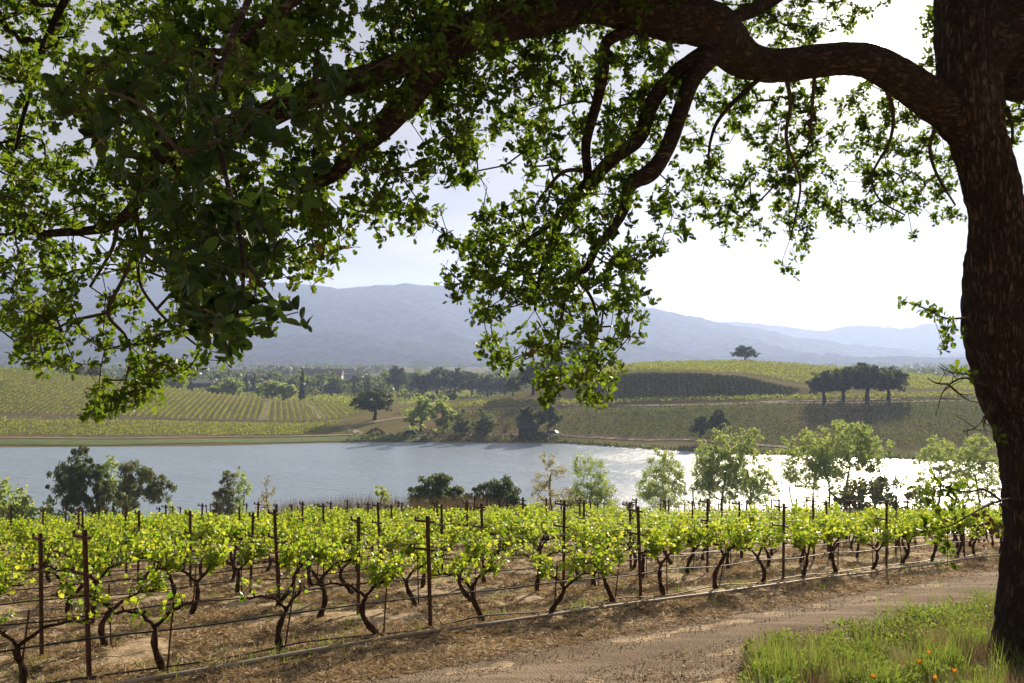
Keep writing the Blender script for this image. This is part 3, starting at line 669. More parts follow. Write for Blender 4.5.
VT = [(302, 440, 37, 'conifer', 'tall narrow dark conifer beside the low farm buildings', .62), (191, 560, 24, 'conifer', 'dark conifer left behind the flat roofed house', .8), (246, 560, 22, 'conifer', 'left of two small dark conifers in the hazy valley', 1.0), (254, 560, 23, 'conifer', 'right of two small dark conifers in the hazy valley', 1.0),
      (233, 440, 21, 'round', 'rounded green tree right of the flat roofed house', 1.0), (222, 445, 16, 'round', 'low rounded green tree close to the flat roofed house', 1.0), (213, 430, 11, 'round', 'small green bush below the flat roofed house', 1.2), (272, 430, 21, 'round', 'bushy green tree left of the tall conifer, front of its clump', 1.2), (287, 428, 19, 'round', 'bushy green tree touching the tall conifer on its left', 1.3), (262, 450, 17, 'round', 'green tree behind the red barn in the valley', .8), 
      (176, 440, 22, 'round', 'green tree left of the flat roofed house', 1.0), (163, 450, 22, 'round', 'second green tree left of the flat roofed house', 1.1), (150, 455, 20, 'round', 'green tree half hidden by the hanging oak leaves', 1.1),
      (95, 425, 16, 'olive', 'low olive tree just behind the left vineyard crest', 1.3), (78, 428, 18, 'olive', 'dark bush line tree behind the left vineyard crest', 1.4), (12, 620, 26, 'conifer', 'dark conifer in the valley at the far left', .9), (22, 640, 20, 'olive', 'dark broad tree beside the far left conifer', 1.3), (30, 600, 16, 'round', 'green tree behind the left vineyard crest near the photo edge', 1.3),
      (437, 520, 30, 'oak', 'first dark oak in the row behind the knoll oak', .9), (420, 520, 24, 'oak', 'dark oak half behind the knoll oak on its right', .9), (455, 510, 30, 'oak', 'dark oak in the row at the valley edge, second from the left', 1.0), (472, 500, 27, 'oak', 'dark oak in the row at the valley edge, third from the left', 1.0), (488, 495, 25, 'oak', 'dark oak in the row at the valley edge, fourth from the left', 1.1), (505, 490, 24, 'olive', 'olive tree closing the row at the valley edge on the right', 1.1), (398, 540, 30, 'oak', 'dark hazy tree rising behind the knoll oak', .8),
      (431, 395, 13, 'round', 'small round green bush on the rise left of the terraced rows', 1.2), (453, 372, 10, 'olive', 'dark low bush beside the terraced rows', 1.4), (340, 560, 16, 'round', 'green tree right of the low farm buildings', 1.3), (356, 570, 18, 'olive', 'olive tree between the farm buildings and the knoll oak', 1.1)]
for px, D, hp, kd, lab, sx in VT: far_tree(px, D, hp, kd, lab, sx, gm)

# hazy woods further out: uncountable
g = np.random.default_rng(11); nb = 1500
D = np.exp(g.uniform(math.log(520), math.log(2500), nb * 3)); px = g.uniform(-60, 1060, nb * 3)
keep = (fbm((px - 512) / F * D, D * .55, 160, 50, 3) > .44 - .08 * (D > 900)); D, px = D[keep][:nb], px[keep][:nb]; nb = len(D)
x = (px - 512) / F * D; z = far_z(x, D); hh = g.uniform(5, 12, nb); q = 34
pos = np.repeat(np.c_[x, D, z], q, 0); v = g.normal(size=pos.shape); v /= np.linalg.norm(v, axis=1)[:, None]
hr = np.repeat(hh, q); pos = pos + v * (hr * .48)[:, None] * np.array((1.1, 1.1, .9)); pos[:, 2] += hr * .5
V, Fs = instance(*QUAD, pos, rand_rot(len(pos), g), hr * .34); tag(mesh_obj('valley_woods', V, Fs, M['dark_leaf']), kind='stuff')
# fringe of scrub along the far waterline
g = np.random.default_rng(12); n = 3600; px = np.concatenate([g.uniform(345, 620, n // 2), g.uniform(620, 1020, n // 2)]); D = shore_D(px) + g.uniform(0, 4, n); hb = np.where(px < 560, 2.6, .9) * (.5 + 1.6 * fbm(px, 0 * px, 14, 2, 3) ** 2)
x = (px - 512) / F * D; V, Fs = instance(*QUAD, np.c_[x, D, far_z(x, D) + g.uniform(0, 1, n) * hb], rand_rot(n, g), g.uniform(.3, .7, n)); tag(mesh_obj('shore_scrub', V, Fs, M['olive_leaf']), kind='stuff')

# ------------------------------------------------------------------ valley buildings and small far things
WH = plain('white_wall', (.62, .6, .56), (.5, .48, .45), 1, .8); GR = plain('grey_roof', (.22, .22, .23), (.16, .16, .17), 1, .7); DK = plain('dark_wall', (.07, .055, .05), (.05, .04, .035), 1, .8)
RD = plain('red_wall', (.20, .06, .045), (.14, .045, .035), 1, .8); BR = plain('brown_roof', (.20, .13, .09), (.13, .09, .07), 1, .8); GL = plain('window_glass', (.03, .035, .04), (.05, .06, .07), 1, .2)
PR = plain('pale_roof', (.6, .58, .54), (.45, .44, .42), 1, .6)
def house(px, D, w, d, h, rh, wm, rm, lab, cat='house', name='farm_house', rz=0, chim=False):
    x = (px - 512) / F * D; root = empty(name, (x, D, HZ(x, D) - .1), rz); tag(root, lab, cat)
    b = MB(); b.box((0, 0, h / 2), (w, d, h)); b.obj('wall', wm, root)
    b = MB(); e = .5; zt = h; b.add([(-w / 2 - e, -d / 2 - e, zt - .1), (w / 2 + e, -d / 2 - e, zt - .1), (w / 2 + e, d / 2 + e, zt - .1), (-w / 2 - e, d / 2 + e, zt - .1), (-w / 2 - e, 0, zt + rh), (w / 2 + e, 0, zt + rh)],
        [np.array([(0, 1, 5, 4), (2, 3, 4, 5), (3, 2, 1, 0)]), np.array([(0, 4, 3), (1, 2, 5)])]); rf = b.obj('roof', rm, root)
    if chim: b = MB(); b.box((w * .3, 0, zt + rh + .5), (1.0, 1.0, 2.4)); b.obj('chimney', wm, rf)
    nwin = max(2, int(w / 4))
    for i in range(nwin):
        b = MB(); b.box((-w / 2 + w * (i + .5) / nwin, -d / 2 - .03, h * .55), (1.5, .1, 1.3)); b.obj('window', GL, root)
    b = MB(); b.box((w * .07, -d / 2 - .04, 1.05), (1.1, .12, 2.1)); b.obj('door', BR, root)
house(203, 640, 30, 12, 4.2, 1.6, DK, GR, 'long low dark house with a grey roof and white chimney in the valley', chim=True)
house(257, 650, 12, 9, 6.0, 3.0, RD, BR, 'small red barn beside green trees in the valley', 'barn', 'red_barn')
house(325, 800, 30, 14, 6, 5, WH, BR, 'pale farm house with a brown roof right of the tall conifer')
house(340, 840, 24, 12, 7, 4, WH, GR, 'pale farm building behind the brown roofed farm house', 'farm building', 'farm_building', .5)
house(318, 600, 7, 5, 4, 1.6, WH, PR, 'tiny white shed standing in the field right of the tall conifer', 'shed', 'field_shed')
house(255, 1250, 95, 14, 6, 3, WH, PR, 'long pale greenhouse stretching across the hazy valley', 'greenhouse', 'long_greenhouse')
house(180, 780, 9, 8, 7, 2.5, WH, GR, 'tall pale farm house in the hazy valley above the leaf tips', 'house')
house(357, 700, 18, 9, 6, 3, plain('blue_wall', (.3, .38, .5), (.25, .32, .42), 1, .7), GR, 'bluish shed left behind the knoll oak', 'shed', 'blue_shed')
house(62, 760, 26, 10, 4, 2.5, WH, GR, 'pale long farm building above the left vineyard crest', 'farm building', 'farm_building')
house(528, 249, 5, 3.5, 3.0, 1.0, DK, DK, 'small dark shed under the oaks on the far shore', 'shed', 'lake_shed')
def vehicle(px, D, col, lab, rz):
    x = (px - 512) / F * D; root = empty('parked_car', (x, D, HZ(x, D)), rz); tag(root, lab, 'car', 'cars parked on the far shore')
    def prism(prof, w):
        n = len(prof); V = [(a, s * w / 2, b) for s in (-1, 1) for a, b in prof]
        Fs = [np.array([[i, (i + 1) % n, (i + 1) % n + n, i + n]]) for i in range(n)] + [np.arange(n)[::-1][None], (np.arange(n) + n)[None]]; return V, Fs
    b = MB(); b.add(*prism([(-2.2, .35), (2.2, .35), (2.25, .8), (1.3, 1.0), (.7, 1.5), (-1.2, 1.55), (-1.9, 1.0), (-2.25, .9)], 1.75)); b.obj('body', col, root)
    b = MB(); b.add(*prism([(1.05, 1.03), (.62, 1.42), (-1.1, 1.46), (-1.6, 1.03)], 1.79)); b.obj('window', GL, root)
    for wx in (-1.4, 1.4):
        for wy in (-.8, .8):
            b = MB(); a = np.linspace(0, 2 * np.pi, 14, endpoint=False); V = [(wx + .34 * math.cos(t), wy + s, .34 + .34 * math.sin(t)) for s in (-.12, .12) for t in a]
            b.add(V, [np.stack([np.arange(14), (np.arange(14) + 1) % 14, (np.arange(14) + 1) % 14 + 14, np.arange(14) + 14], -1), np.arange(14)[::-1][None], (np.arange(14) + 14)[None]]); b.obj('wheel', M['hose'], root)
vehicle(411, 254, plain('dark_paint', (.03, .03, .04), None, 3, .3), 'dark car parked on the pale track below the pale cottonwoods', .1)
vehicle(553, 251, plain('silver_paint', (.25, .26, .28), None, 3, .25), 'silver car parked on the far shore right of the dark shed', -.2)
vehicle(540, 250, plain('black_paint', (.04, .04, .045), None, 3, .3), 'dark car parked between the shed and the silver car', .15)
g = np.random.default_rng(3); b = MB(); a = np.linspace(0, 2 * np.pi, 18, endpoint=False)
V = [(0, 0, 2.0)] + [(r * math.cos(t) * (1 + .15 * math.sin(3 * t)), r * math.sin(t) * .8, z + .15 * math.sin(5 * t + r)) for r, z in ((1.2, 1.4), (2.4, .6), (3.3, -.2)) for t in a]
fs = [np.array([(0, 1 + i, 1 + (i + 1) % 18) for i in range(18)]), np.array([(1 + k * 18 + i, 1 + (k + 1) * 18 + i, 1 + (k + 1) * 18 + (i + 1) % 18, 1 + k * 18 + (i + 1) % 18) for k in range(2) for i in range(18)])]
o = mesh_obj('soil_heap', V, fs, plain('heap_soil', (.12, .09, .06), (.07, .05, .035), 2, 1), None, True); xx = (376 - 512) / F * 256; o.location = (xx, 256, HZ(xx, 256)); tag(o, 'small dark heap of soil on the far shore below the knoll oak', 'heap')
# ------------------------------------------------------------------ trellis: vines, posts, stakes, hoses, wires, pipe
RZ = math.atan2(DIR[1], DIR[0]); TILT = math.atan(.083)
def vine_parts(seed, nsh, nlf, shlen, arms=(.75, .75), lean=0.0, spread=.2, lo=0.0, crook=.05, hz=.55):
    g = np.random.default_rng(seed); root = empty('grapevine', (0, 0, 0))
    b = MB(); t = np.linspace(0, 1, 9)
    cx = lean * t + crook * np.sin(t * 5 + seed); cyy = .04 * np.sin(t * 4 + seed * 2)
    pts = np.c_[cx - cx[0], cyy - cyy[0], -.1 + (hz + .1) * t]; rad = .038 * (1.35 - .55 * t) * (1 + .22 * np.sin(t * 17 + seed)); b.tube(pts, rad, 9)
    top = pts[-1]; ends = []; arm_pts = []
    for s, ln in ((-1, arms[0]), (1, arms[1])):
        if ln <= 0: continue
        u = np.linspace(0, 1, 11); ap = np.c_[top[0] + s * ln * u, top[1] + .03 * np.sin(u * 7 + seed), top[2] - .02 + .24 * np.sin(np.clip(u * 1.7, 0, 1) * math.pi / 2) + .015 * np.sin(u * 21 + s + seed)]
        b.tube(ap, .021 * (1.15 - .6 * u) * (1 + .18 * np.sin(u * 33 + seed)), 7); arm_pts.append(ap)
        for k in range(3, 11, 2):
            b.tube([ap[k], ap[k] + (g.normal(0, .012), g.normal(0, .02), .05)], [.014, .010], 5)
    A = np.concatenate([a[2:] for a in arm_pts]); idx = np.clip(g.choice(g.integers(0, len(A), 7), nsh) + g.integers(-1, 2, nsh), 0, len(A) - 1); pos = []; dr = []
    for i in idx:
        base = A[i]; L_ = shlen * g.uniform(.55, 1.2); out = g.normal(0, spread); ax = g.normal(0, .22)
        u = np.linspace(0, 1, 7); sh = base + np.c_[ax * u * L_, out * u * L_ * (1 + u), u * L_ * .95 - .12 * u * u * L_]
        b.tube(sh, .0055 * (1.15 - .7 * u), 4)
        n = max(3, int(nlf * g.uniform(.7, 1.3)))
        for q in range(n):
            f = lo + (1 - lo) * (q + g.uniform(0, 1)) / n; c = base + (sh[-1] - base) * f; a = g.uniform(0, 6.28)
            d = np.array((math.cos(a), math.sin(a), g.normal(-.15, .45))); pos.append(c + d * .045 + g.normal(0, .022, 3)); dr.append(d)
    b.obj('trunk', M['vine_wood'], root, True)
    pos = np.array(pos); dr = np.array(dr); sz = g.uniform(.035, .080, len(pos))
    V, Fs = instance(GRAPE[0], GRAPE[1], pos, frames(dr, g.uniform(0, 6.28, len(pos))), sz); mesh_obj('foliage', V, Fs, M['vine_leaf'], root)
    return root
VP = {'sparse': [vine_parts(201, 6, 10, .30, (.5, .75), .1, .25, crook=.09), vine_parts(202, 6, 9, .28, (.6, .6), -.06, .25, crook=.07), vine_parts(203, 7, 9, .34, (.75, .35), .16, .3, crook=.06)],
      'mid': [vine_parts(211 + i, 15, 22, .42, (.6 + .06 * i, .82 - .07 * i), (.12, -.08, .03, .2, -.15)[i], .28, crook=.04 + .02 * i, hz=.5 + .03 * i) for i in range(5)],
      'full': [vine_parts(221 + i, 22, 27, .50, (.66 + .04 * i, .82 - .04 * i), (.06, -.05, .0, .16, -.14, .1)[i], .30, crook=.03 + .015 * i, hz=.48 + .03 * i) for i in range(6)]}
used = set()
def get(p):
    if p.name in used: return copy_tree(p)
    used.add(p.name); return p
def pxof(x, y): return 512 + F * x / y
ORD = ['first', 'second', 'third', 'fourth', 'fifth', 'sixth', 'seventh', 'eighth', 'ninth', 'tenth', 'eleventh', 'twelfth', 'thirteenth', 'fourteenth', 'fifteenth', 'sixteenth', 'seventeenth', 'eighteenth', 'nineteenth', 'twentieth', 'twenty-first', 'twenty-second', 'twenty-third', 'twenty-fourth', 'twenty-fifth', 'twenty-sixth']
ROWLAB = ['vine row nearest the road'] + [f'{o} vine row from the road' for o in ORD[1:17]]
cand = []
gv = np.random.default_rng(77)
for k in range(18):
    c = 0
    special = {0: [-.78, .78, 2.34, 3.77, 5.67, 7.13, 8.6, 10.1, 11.6, 13.2, 14.8, 16.4, 18.0]}.get(k)
    ss_ = special + [18.0 + 1.58 * i for i in range(1, 40)] if special else [-12 + 1.57 * i + gv.normal(0, .08) + (k * .37) % 1.2 for i in range(70)]
    for s in ss_:
        if not special and gv.uniform() < .06 and k < 6: continue
        x, y = xy(s, k * RS + gv.normal(0, .03)); 
        if y < 8.5 or y > 72: continue
        p = pxof(x, y)
        if p < -45 or p > 1075: continue
        c += 1; cand.append((math.hypot(x, y), k, c, s, x, y))
vines_named = sorted(cand)[:296]; vines_far = sorted(cand)[296:]
nsp = 0
for d, k, c, s, x, y in vines_named:
    if k == 0 and s < 3.0: kind, pi = 'sparse', int(round(s / 1.56 + .5)) % 3
    elif k == 0 and s < 7: kind, pi = 'mid', c % 5
    elif k == 1 and s < -1: kind, pi = 'sparse', c % 3
    elif (k <= 1 and s < 9) or (k == 2 and s < 2): kind, pi = 'mid', int(gv.integers(0, 5))
    else: kind, pi = 'full', int(gv.integers(0, 6))
    r = get(VP[kind][pi]); flip = math.pi if (k + c) % 2 and not (k == 0 and s < 3) else 0
    r.location = (x, y, HZ(x, y)); r.rotation_euler = (0, TILT if not flip else -TILT, RZ + flip + gv.normal(0, .12))
    sc = gv.uniform(.84, 1.12); r.scale = (1, 1, sc)
    if k < 7: tag(r, f"{'sparse young' if kind == 'sparse' else 'leafy'} grapevine, {ORD[c - 1]} from left in the {ROWLAB[k]}", 'grapevine', 'grapevines on the trellis')
    else: tag(r, 'leafy grapevine in the crowded rows more than seven rows behind the dirt road', 'grapevine', 'grapevines in the crowded back rows')
for ps_ in VP.values():
    for p_ in ps_:
        if p_.name not in used:
            for ch in KIDS[p_.name]: bpy.data.objects.remove(ch)
            bpy.data.objects.remove(p_)
def soft_vines(name, items, nl, sz, mat, gseed, hmin=.7, hmax=1.22):
    g = np.random.default_rng(gseed); n = len(items); I = np.repeat(np.array(items), nl, 0); m_ = len(I)
    a = g.uniform(-.85, .85, m_); c_ = g.normal(0, .22, m_); x = I[:, 0] + DIR[0] * a + NRM[0] * c_; y = I[:, 1] + DIR[1] * a + NRM[1] * c_
    top = np.repeat(g.uniform(.85, 1.1, n), nl); z = near_z(x, y, False) + hmin + (hmax - hmin) * g.uniform(0, 1, m_) ** 1.2 * top
    V, Fs = instance(GRAPE[0] if sz < .2 else QUAD[0], GRAPE[1] if sz < .2 else QUAD[1], np.c_[x, y, z], rand_rot(m_, g), sz * g.uniform(.6, 1.2, m_)); tag(mesh_obj(name, V, Fs, mat), kind='stuff')
    b = MB()
    for x, y in items: zz_ = HZ(x, y); b.tube([(x, y, zz_ - .1), (x + .03, y, zz_ + .7)], [.05, .03], 5, False)
    tag(b.obj(name, M['vine_wood']), kind='stuff')
soft_vines('distant_vines', [(v[4], v[5]) for v in vines_far], 170, .11, M['vine_leaf'], 91)
# the separate block on the falling ground at the left and behind
blk = []
for k in range(19, 44):
    for i in range(70):
        x, y = xy(-20 + i * 1.6, k * RS)
        if 38 < y < 80 and -80 < pxof(x, y) < 620 and k * RS > 37: blk.append((x, y))
soft_vines('distant_vines', blk, 36, .24, M['vine_leaf'], 93, .6, 1.0)

# posts
pr_ = empty('trellis_post', (0, 0, 0))
b = MB(); b.box((0, 0, .75), (.038, .012, 1.70)); b.box((.013, .022, .75), (.012, .032, 1.70)); b.box((-.013, .022, .75), (.012, .032, 1.70)); b.obj('post', M['rust'], pr_)
for z, w in ((1.52, .22), (1.12, .25)):
    b = MB(); b.box((0, .028 + w / 2, z), (.028, w, .034)); b.box((0, .028 + w - .01, z + .035), (.03, .012, .04)); b.box((0, -.055, z), (.028, .07, .03)); b.obj('cross_arm', M['rust'], pr_)
pc = []
for k in range(0, 30):
    for i in range(-6, 22):
        s = i * PS + (0 if k == 0 else ((k * 1.3) % .8 - .4)); x, y = xy(s, k * RS)
        if y < 9 or y > 78: continue
        if k >= 17 and (y < 38 or k % 2): continue
        p = pxof(x, y)
        if -15 < p < 1040: pc.append((math.hypot(x, y), k, i, x, y))
pc.sort(); cnt = {}
pc = pc[:250]
for d, k, i, x, y in sorted(pc, key=lambda t: (t[1], t[2])):
    cnt[k] = cnt.get(k, 0) + 1
    r = get(pr_); r.location = (x, y, HZ(x, y)); r.rotation_euler = (gv.normal(0, .02), gv.normal(0, .025), RZ + gv.normal(0, .1)); r.scale = (1, 1, 1 + gv.normal(0, .03))
    if k < 7: tag(r, f'rusty trellis post, {ORD[cnt[k] - 1]} from left in the {ROWLAB[k]}', 'post', 'trellis posts')
    else: tag(r, 'rusty trellis post rising from the far part of the vineyard', 'post', 'posts in the far part of the vineyard')
# thin training stakes beside the nearest vines
st = None; cs_ = {}
for d, k, c, s, x, y in sorted([v for v in vines_named if v[1] < 4 and v[0] < 26], key=lambda t: (t[1], t[3])):
    if (c * 7 + k * 3) % 5 == 0: continue
    if st is None:
        b = MB(); b.tube([(0, 0, -.1), (0, 0, .35), (.004, 0, .82)], .011, 6); st = b.obj('vine_stake', M['rust']); r = st
    else: r = st.copy(); COL.objects.link(r)
    cs_[k] = cs_.get(k, 0) + 1
    r.location = (x + .07 * DIR[0], y + .07 * DIR[1], HZ(x, y)); r.rotation_euler = (gv.normal(0, .04), gv.normal(.04, .06), RZ)
    tag(r, f'thin rusty stake, {ORD[cs_[k] - 1]} from left in the {ROWLAB[k]}', 'stake', 'thin vine stakes')
# hoses, wires, pipe
def line(name, k, h, rad, mat, sag, off=0.0, s0=-9, s1=60, kk=6):
    s = np.arange(s0, s1, .35); ph = k * 1.7 + h * 5; x, y = xy(s, k * RS + off + .015 * np.sin(s * 1.1 + ph)); 
    z = near_z(x, y, False) + .03 + h - sag * np.abs(np.sin(s * math.pi / PS * 3 / 2 + ph)) + .012 * np.sin(s * 2.3 + ph)
    ok = (y > 6) & (y < 72) & (np.abs(x / np.maximum(y, 1)) < .75); b = MB(); b.tube(np.c_[x, y, z][ok], rad, kk); return b.obj(name, mat, None, True)
for k in range(8):
    tag(line('drip_hose', k, .52, .011, M['hose'], .025), f'black drip hose strung at knee height along the {ROWLAB[k]}', 'hose', 'black drip hoses')
    if k < 7: tag(line('trellis_wire', k, .80, .004, M['wire'], .01, kk=4), f'thin steel wire carrying the vine arms of the {ROWLAB[k]}', 'wire', 'trellis wires')
    if k < 4: tag(line('catch_wire', k, 1.28, .0025, M['wire'], .01, .2, kk=4), f'thin steel catch wire above the vine arms of the {ROWLAB[k]}', 'wire', 'trellis wires')
tag(line('drip_hose', 0, .13, .011, M['hose'], .05, -.05), 'black hose sagging just above the ground in the vine row nearest the road', 'hose')
s = np.arange(-9, 60, .25); x, y = xy(s, -.42 + .05 * np.sin(s * .35)); b = MB(); zp = np.convolve(np.pad(near_z(x, y), 6, 'edge'), np.ones(13) / 13, 'valid') + .045; b.tube(np.c_[x, y, zp], .026, 9)
pipe = b.obj('irrigation_pipe', M['pipe'], None, True); tag(pipe, 'long dusty pale irrigation pipe lying between the first vine row and the dirt road', 'pipe')
for sq in (7.9, 16.0):
    x, y = xy(sq, -.42 + .05 * math.sin(sq * .35)); b = MB(); z = float(np.interp(sq, s, zp)); v = np.array((DIR[0], DIR[1], -.083)) * .07
    b.tube([np.array((x, y, z)) - v, np.array((x, y, z)) + v], .034, 10); b.tube([(x, y, z), (x, y, z + .09)], [.018, .015], 8); c_ = b.obj('pipe_coupling', M['pipe'], pipe, True)
# ------------------------------------------------------------------ the big oak whose limbs frame the view
oak = empty('oak_tree', (0, 0, 0)); OX, OY = at(1048, 661, 10.9)[:2]
ORIG = np.array((OX, OY, HZ(OX, OY))); oak.location = ORIG
tag(oak, 'huge old oak at the right whose dark limbs arch over the whole view', 'tree')
def spline(P, n):
    P = np.asarray(P, float); m_ = len(P); t = np.linspace(0, m_ - 1, n); i = np.clip(t.astype(int), 0, m_ - 2); f = (t - i)[:, None]
    Q = np.vstack([2 * P[0] - P[1], P, 2 * P[-1] - P[-2]]); a, b_, c, d = Q[i], Q[i + 1], Q[i + 2], Q[i + 3]
    return .5 * ((2 * b_) + (-a + c) * f + (2 * a - 5 * b_ + 4 * c - d) * f ** 2 + (-a + 3 * b_ - 3 * c + d) * f ** 3)
SEEDS = []
def limb(pts, name='limb', k=20, thick_noise=.05, fac=6, parent=None, knots=1.0):
    A = np.array([list(at(p[0], p[1], p[2])) + [p[3] / 2 * p[2] / F] for p in pts]); Q = spline(A, len(pts) * fac)
    Q[:, 3] = np.maximum(Q[:, 3], .002); n = len(Q); ang = np.linspace(0, 2 * np.pi, k, endpoint=False)
    L_ = np.concatenate([[0], np.cumsum(np.linalg.norm(np.diff(Q[:, :3], axis=0), axis=1))])
    wobv = np.stack([np.sin(L_ * 2.1 + pts[0][0]), np.cos(L_ * 2.7 + pts[0][1]), np.sin(L_ * 3.3)], -1) * Q[:, 3:4] * .22 * knots; Q[:, :3] += wobv
    r = Q[:, 3:4] * (1 + thick_noise * (fbm(np.cos(ang)[None] * 2 + L_[:, None] * 1.2, np.sin(ang)[None] * 2 + L_[:, None] * .6, 1.0, int(pts[0][0]) % 9, 3) - .45) * 3.2)
    if Q[0, 3] > .05:      # furrowed bark as real relief
        th = ang[None] + .25 * vnoise(L_ * 3, L_ * 0, 1, 5)[:, None]; R0 = max(.12, float(np.median(Q[:, 3])))
        f1 = vnoise(th * R0 / .055, L_[:, None] / .26 + 0 * th, 1, 7); f2 = vnoise(th * R0 / .03, L_[:, None] / .11 + 0 * th, 1, 8)
        rd = np.abs(2 * f1 - 1) * .65 + np.abs(2 * f2 - 1) * .35; r = r + (rd - .4) * np.minimum(.05, Q[:, 3:4] * .16)
    b = MB(); b.tube(Q[:, :3] - ORIG, r, k); SEEDS.append(Q[2:, :4] if name == 'limb' else Q[int(n * .5):, :4]); return b.obj(name, (M['oak_bark'] if name == 'trunk' else M['limb_bark']) if Q[0, 3] > .03 else M['twig'], oak, True)
limb([(1056, 705, 10.9, 150), (1052, 661, 10.9, 122), (1049, 620, 10.9, 100), (1050, 540, 10.9, 80), (1046, 470, 10.9, 84), (1038, 416, 10.9, 92), (1025, 385, 10.9, 90), (1015, 354, 10.9, 86), (1008, 327, 10.9, 84), (1006, 290, 10.9, 78), (1004, 254, 10.9, 70), (1000, 230, 10.9, 60), (996, 208, 10.9, 53), (987, 170, 10.9, 52), (977, 137, 10.9, 54), (970, 100, 10.9, 62), (968, 60, 10.9, 60), (967, 0, 11, 60), (966, -60, 11, 56), (958, -170, 11, 46), (935, -320, 11, 32), (905, -460, 11, 16)], 'trunk', 170, .05, 16, knots=.12)
limb([(972, 110, 10.95, 34), (985, 52, 11.0, 70), (1008, 28, 11.1, 98), (1035, 42, 11.2, 104), (1070, 92, 11.3, 70), (1110, 130, 11.4, 44), (1160, 120, 11.5, 24)], k=80, fac=16)
MAIN = [(990, 185, 10.9, 30), (970, 135, 10.9, 40), (946, 102, 10.8, 42), (918, 85, 10.7, 38), (893, 75, 10.6, 36), (860, 65, 10.5, 33), (815, 62, 10.4, 32), (768, 61, 10.2, 33), (737, 51, 10.0, 42), (705, 30, 9.6, 48), (655, 10, 9.1, 48), (600, 3, 8.6, 46), (550, 10, 8.1, 43), (512, 17, 7.8, 40), (480, 30, 7.5, 38), (448, 46, 7.2, 36), (424, 74, 7.1, 30), (404, 102, 7.0, 26), (380, 128, 6.9, 24), (356, 152, 6.8, 19), (332, 178, 6.8, 12), (300, 192, 6.8, 7)]
limb(MAIN, k=90, fac=16)
limb([(440, 52, 7.2, 30), (405, 66, 7.0, 26), (369, 78, 6.9, 24), (300, 97, 6.7, 26), (256, 118, 6.6, 25), (210, 140, 6.6, 22), (170, 154, 6.6, 18), (146, 174, 6.7, 15), (134, 208, 6.8, 12), (107, 226, 7.0, 10), (61, 232, 7.2, 8), (30, 232, 7.3, 6), (-20, 216, 7.5, 5), (-80, 200, 7.6, 3)], k=40, fac=12)
limb([(134, 212, 6.8, 7), (140, 241, 6.8, 5), (122, 281, 6.9, 4), (108, 313, 6.9, 4), (125, 335, 6.9, 3), (131, 355, 6.8, 2.5), (126, 380, 6.8, 2)], k=8)
limb([(108, 313, 6.9, 3.5), (73, 321, 7.0, 3), (50, 332, 7.1, 2)], k=8)
limb([(138, 238, 6.8, 4), (139, 281, 6.6, 3), (155, 308, 6.6, 3), (175, 328, 6.6, 2.5), (200, 348, 6.6, 2)], k=8)
limb([(118, 224, 6.9, 5), (112, 250, 7.1, 4), (90, 287, 7.2, 3)], k=8)
limb([(636, 20, 8.9, 16), (628, 30, 8.9, 14), (605, 45, 8.8, 12), (603, 73, 8.8, 11), (597, 103, 8.8, 11), (587, 143, 8.8, 10), (588, 180, 8.8, 9), (572, 200, 8.8, 8), (548, 226, 8.7, 6), (520, 245, 8.6, 4)], k=14)
limb([(587, 170, 8.8, 5), (562, 173, 8.7, 4), (540, 200, 8.6, 3), (530, 215, 8.5, 2)], k=8)
limb([(712, 48, 9.6, 22), (701, 58, 9.5, 20), (676, 76, 9.4, 17), (655, 100, 9.3, 16), (640, 137, 9.2, 15), (615, 157, 9.1, 14), (588, 186, 9.0, 13), (566, 208, 8.9, 11), (552, 240, 8.8, 8), (540, 275, 8.7, 5), (535, 310, 8.6, 3)], k=14)
limb([(716, 50, 9.6, 24), (706, 62, 9.5, 20), (689, 84, 9.3, 17), (676, 119, 9.1, 16), (664, 152, 8.9, 15), (650, 173, 8.8, 18), (632, 185, 8.7, 15), (625, 211, 8.5, 11), (611, 232, 8.3, 9), (596, 248, 8.2, 8), (586, 268, 8.1, 7), (570, 275, 8.0, 6), (564, 295, 7.9, 5), (560, 325, 7.8, 3.5), (552, 355, 7.7, 2)], k=14)
limb([(574, 275, 8.0, 4.5), (592, 300, 7.9, 3.5), (598, 330, 7.8, 2.5), (590, 352, 7.8, 2)], k=8)
limb([(690, 20, 9.6, 20), (712, 32, 9.8, 17), (735, 17, 10.2, 15), (768, 1, 10.7, 14), (820, -30, 11.3, 12), (880, -80, 12, 9), (930, -120, 12.5, 6)], k=14)
limb([(770, 74, 10.2, 6), (755, 83, 10.2, 5), (722, 116, 10.2, 4), (711, 140, 10.1, 3), (708, 165, 10.1, 2)], k=8)
for q in ([(786, 76, 10.3, 5), (790, 105, 10.6, 4), (786, 140, 10.7, 3.5), (800, 180, 10.8, 2.5), (796, 215, 10.8, 2), (790, 240, 10.8, 1.5)], [(815, 76, 10.4, 4), (812, 110, 10.7, 3), (806, 150, 10.9, 2), (770, 190, 11, 1.8), (745, 215, 11, 1.5)],
          [(885, 86, 10.6, 5), (893, 110, 10.9, 4), (890, 140, 11.2, 3), (872, 175, 11.4, 2.5), (880, 200, 11.4, 1.8), (905, 215, 11.4, 1.5)], [(935, 130, 10.7, 5), (930, 150, 11.3, 3.5), (937, 175, 11.6, 3), (955, 205, 11.8, 2)],
          [(1006, 110, 11.2, 6), (1012, 130, 11.6, 3), (1010, 155, 11.8, 2)]): limb(q, k=8)
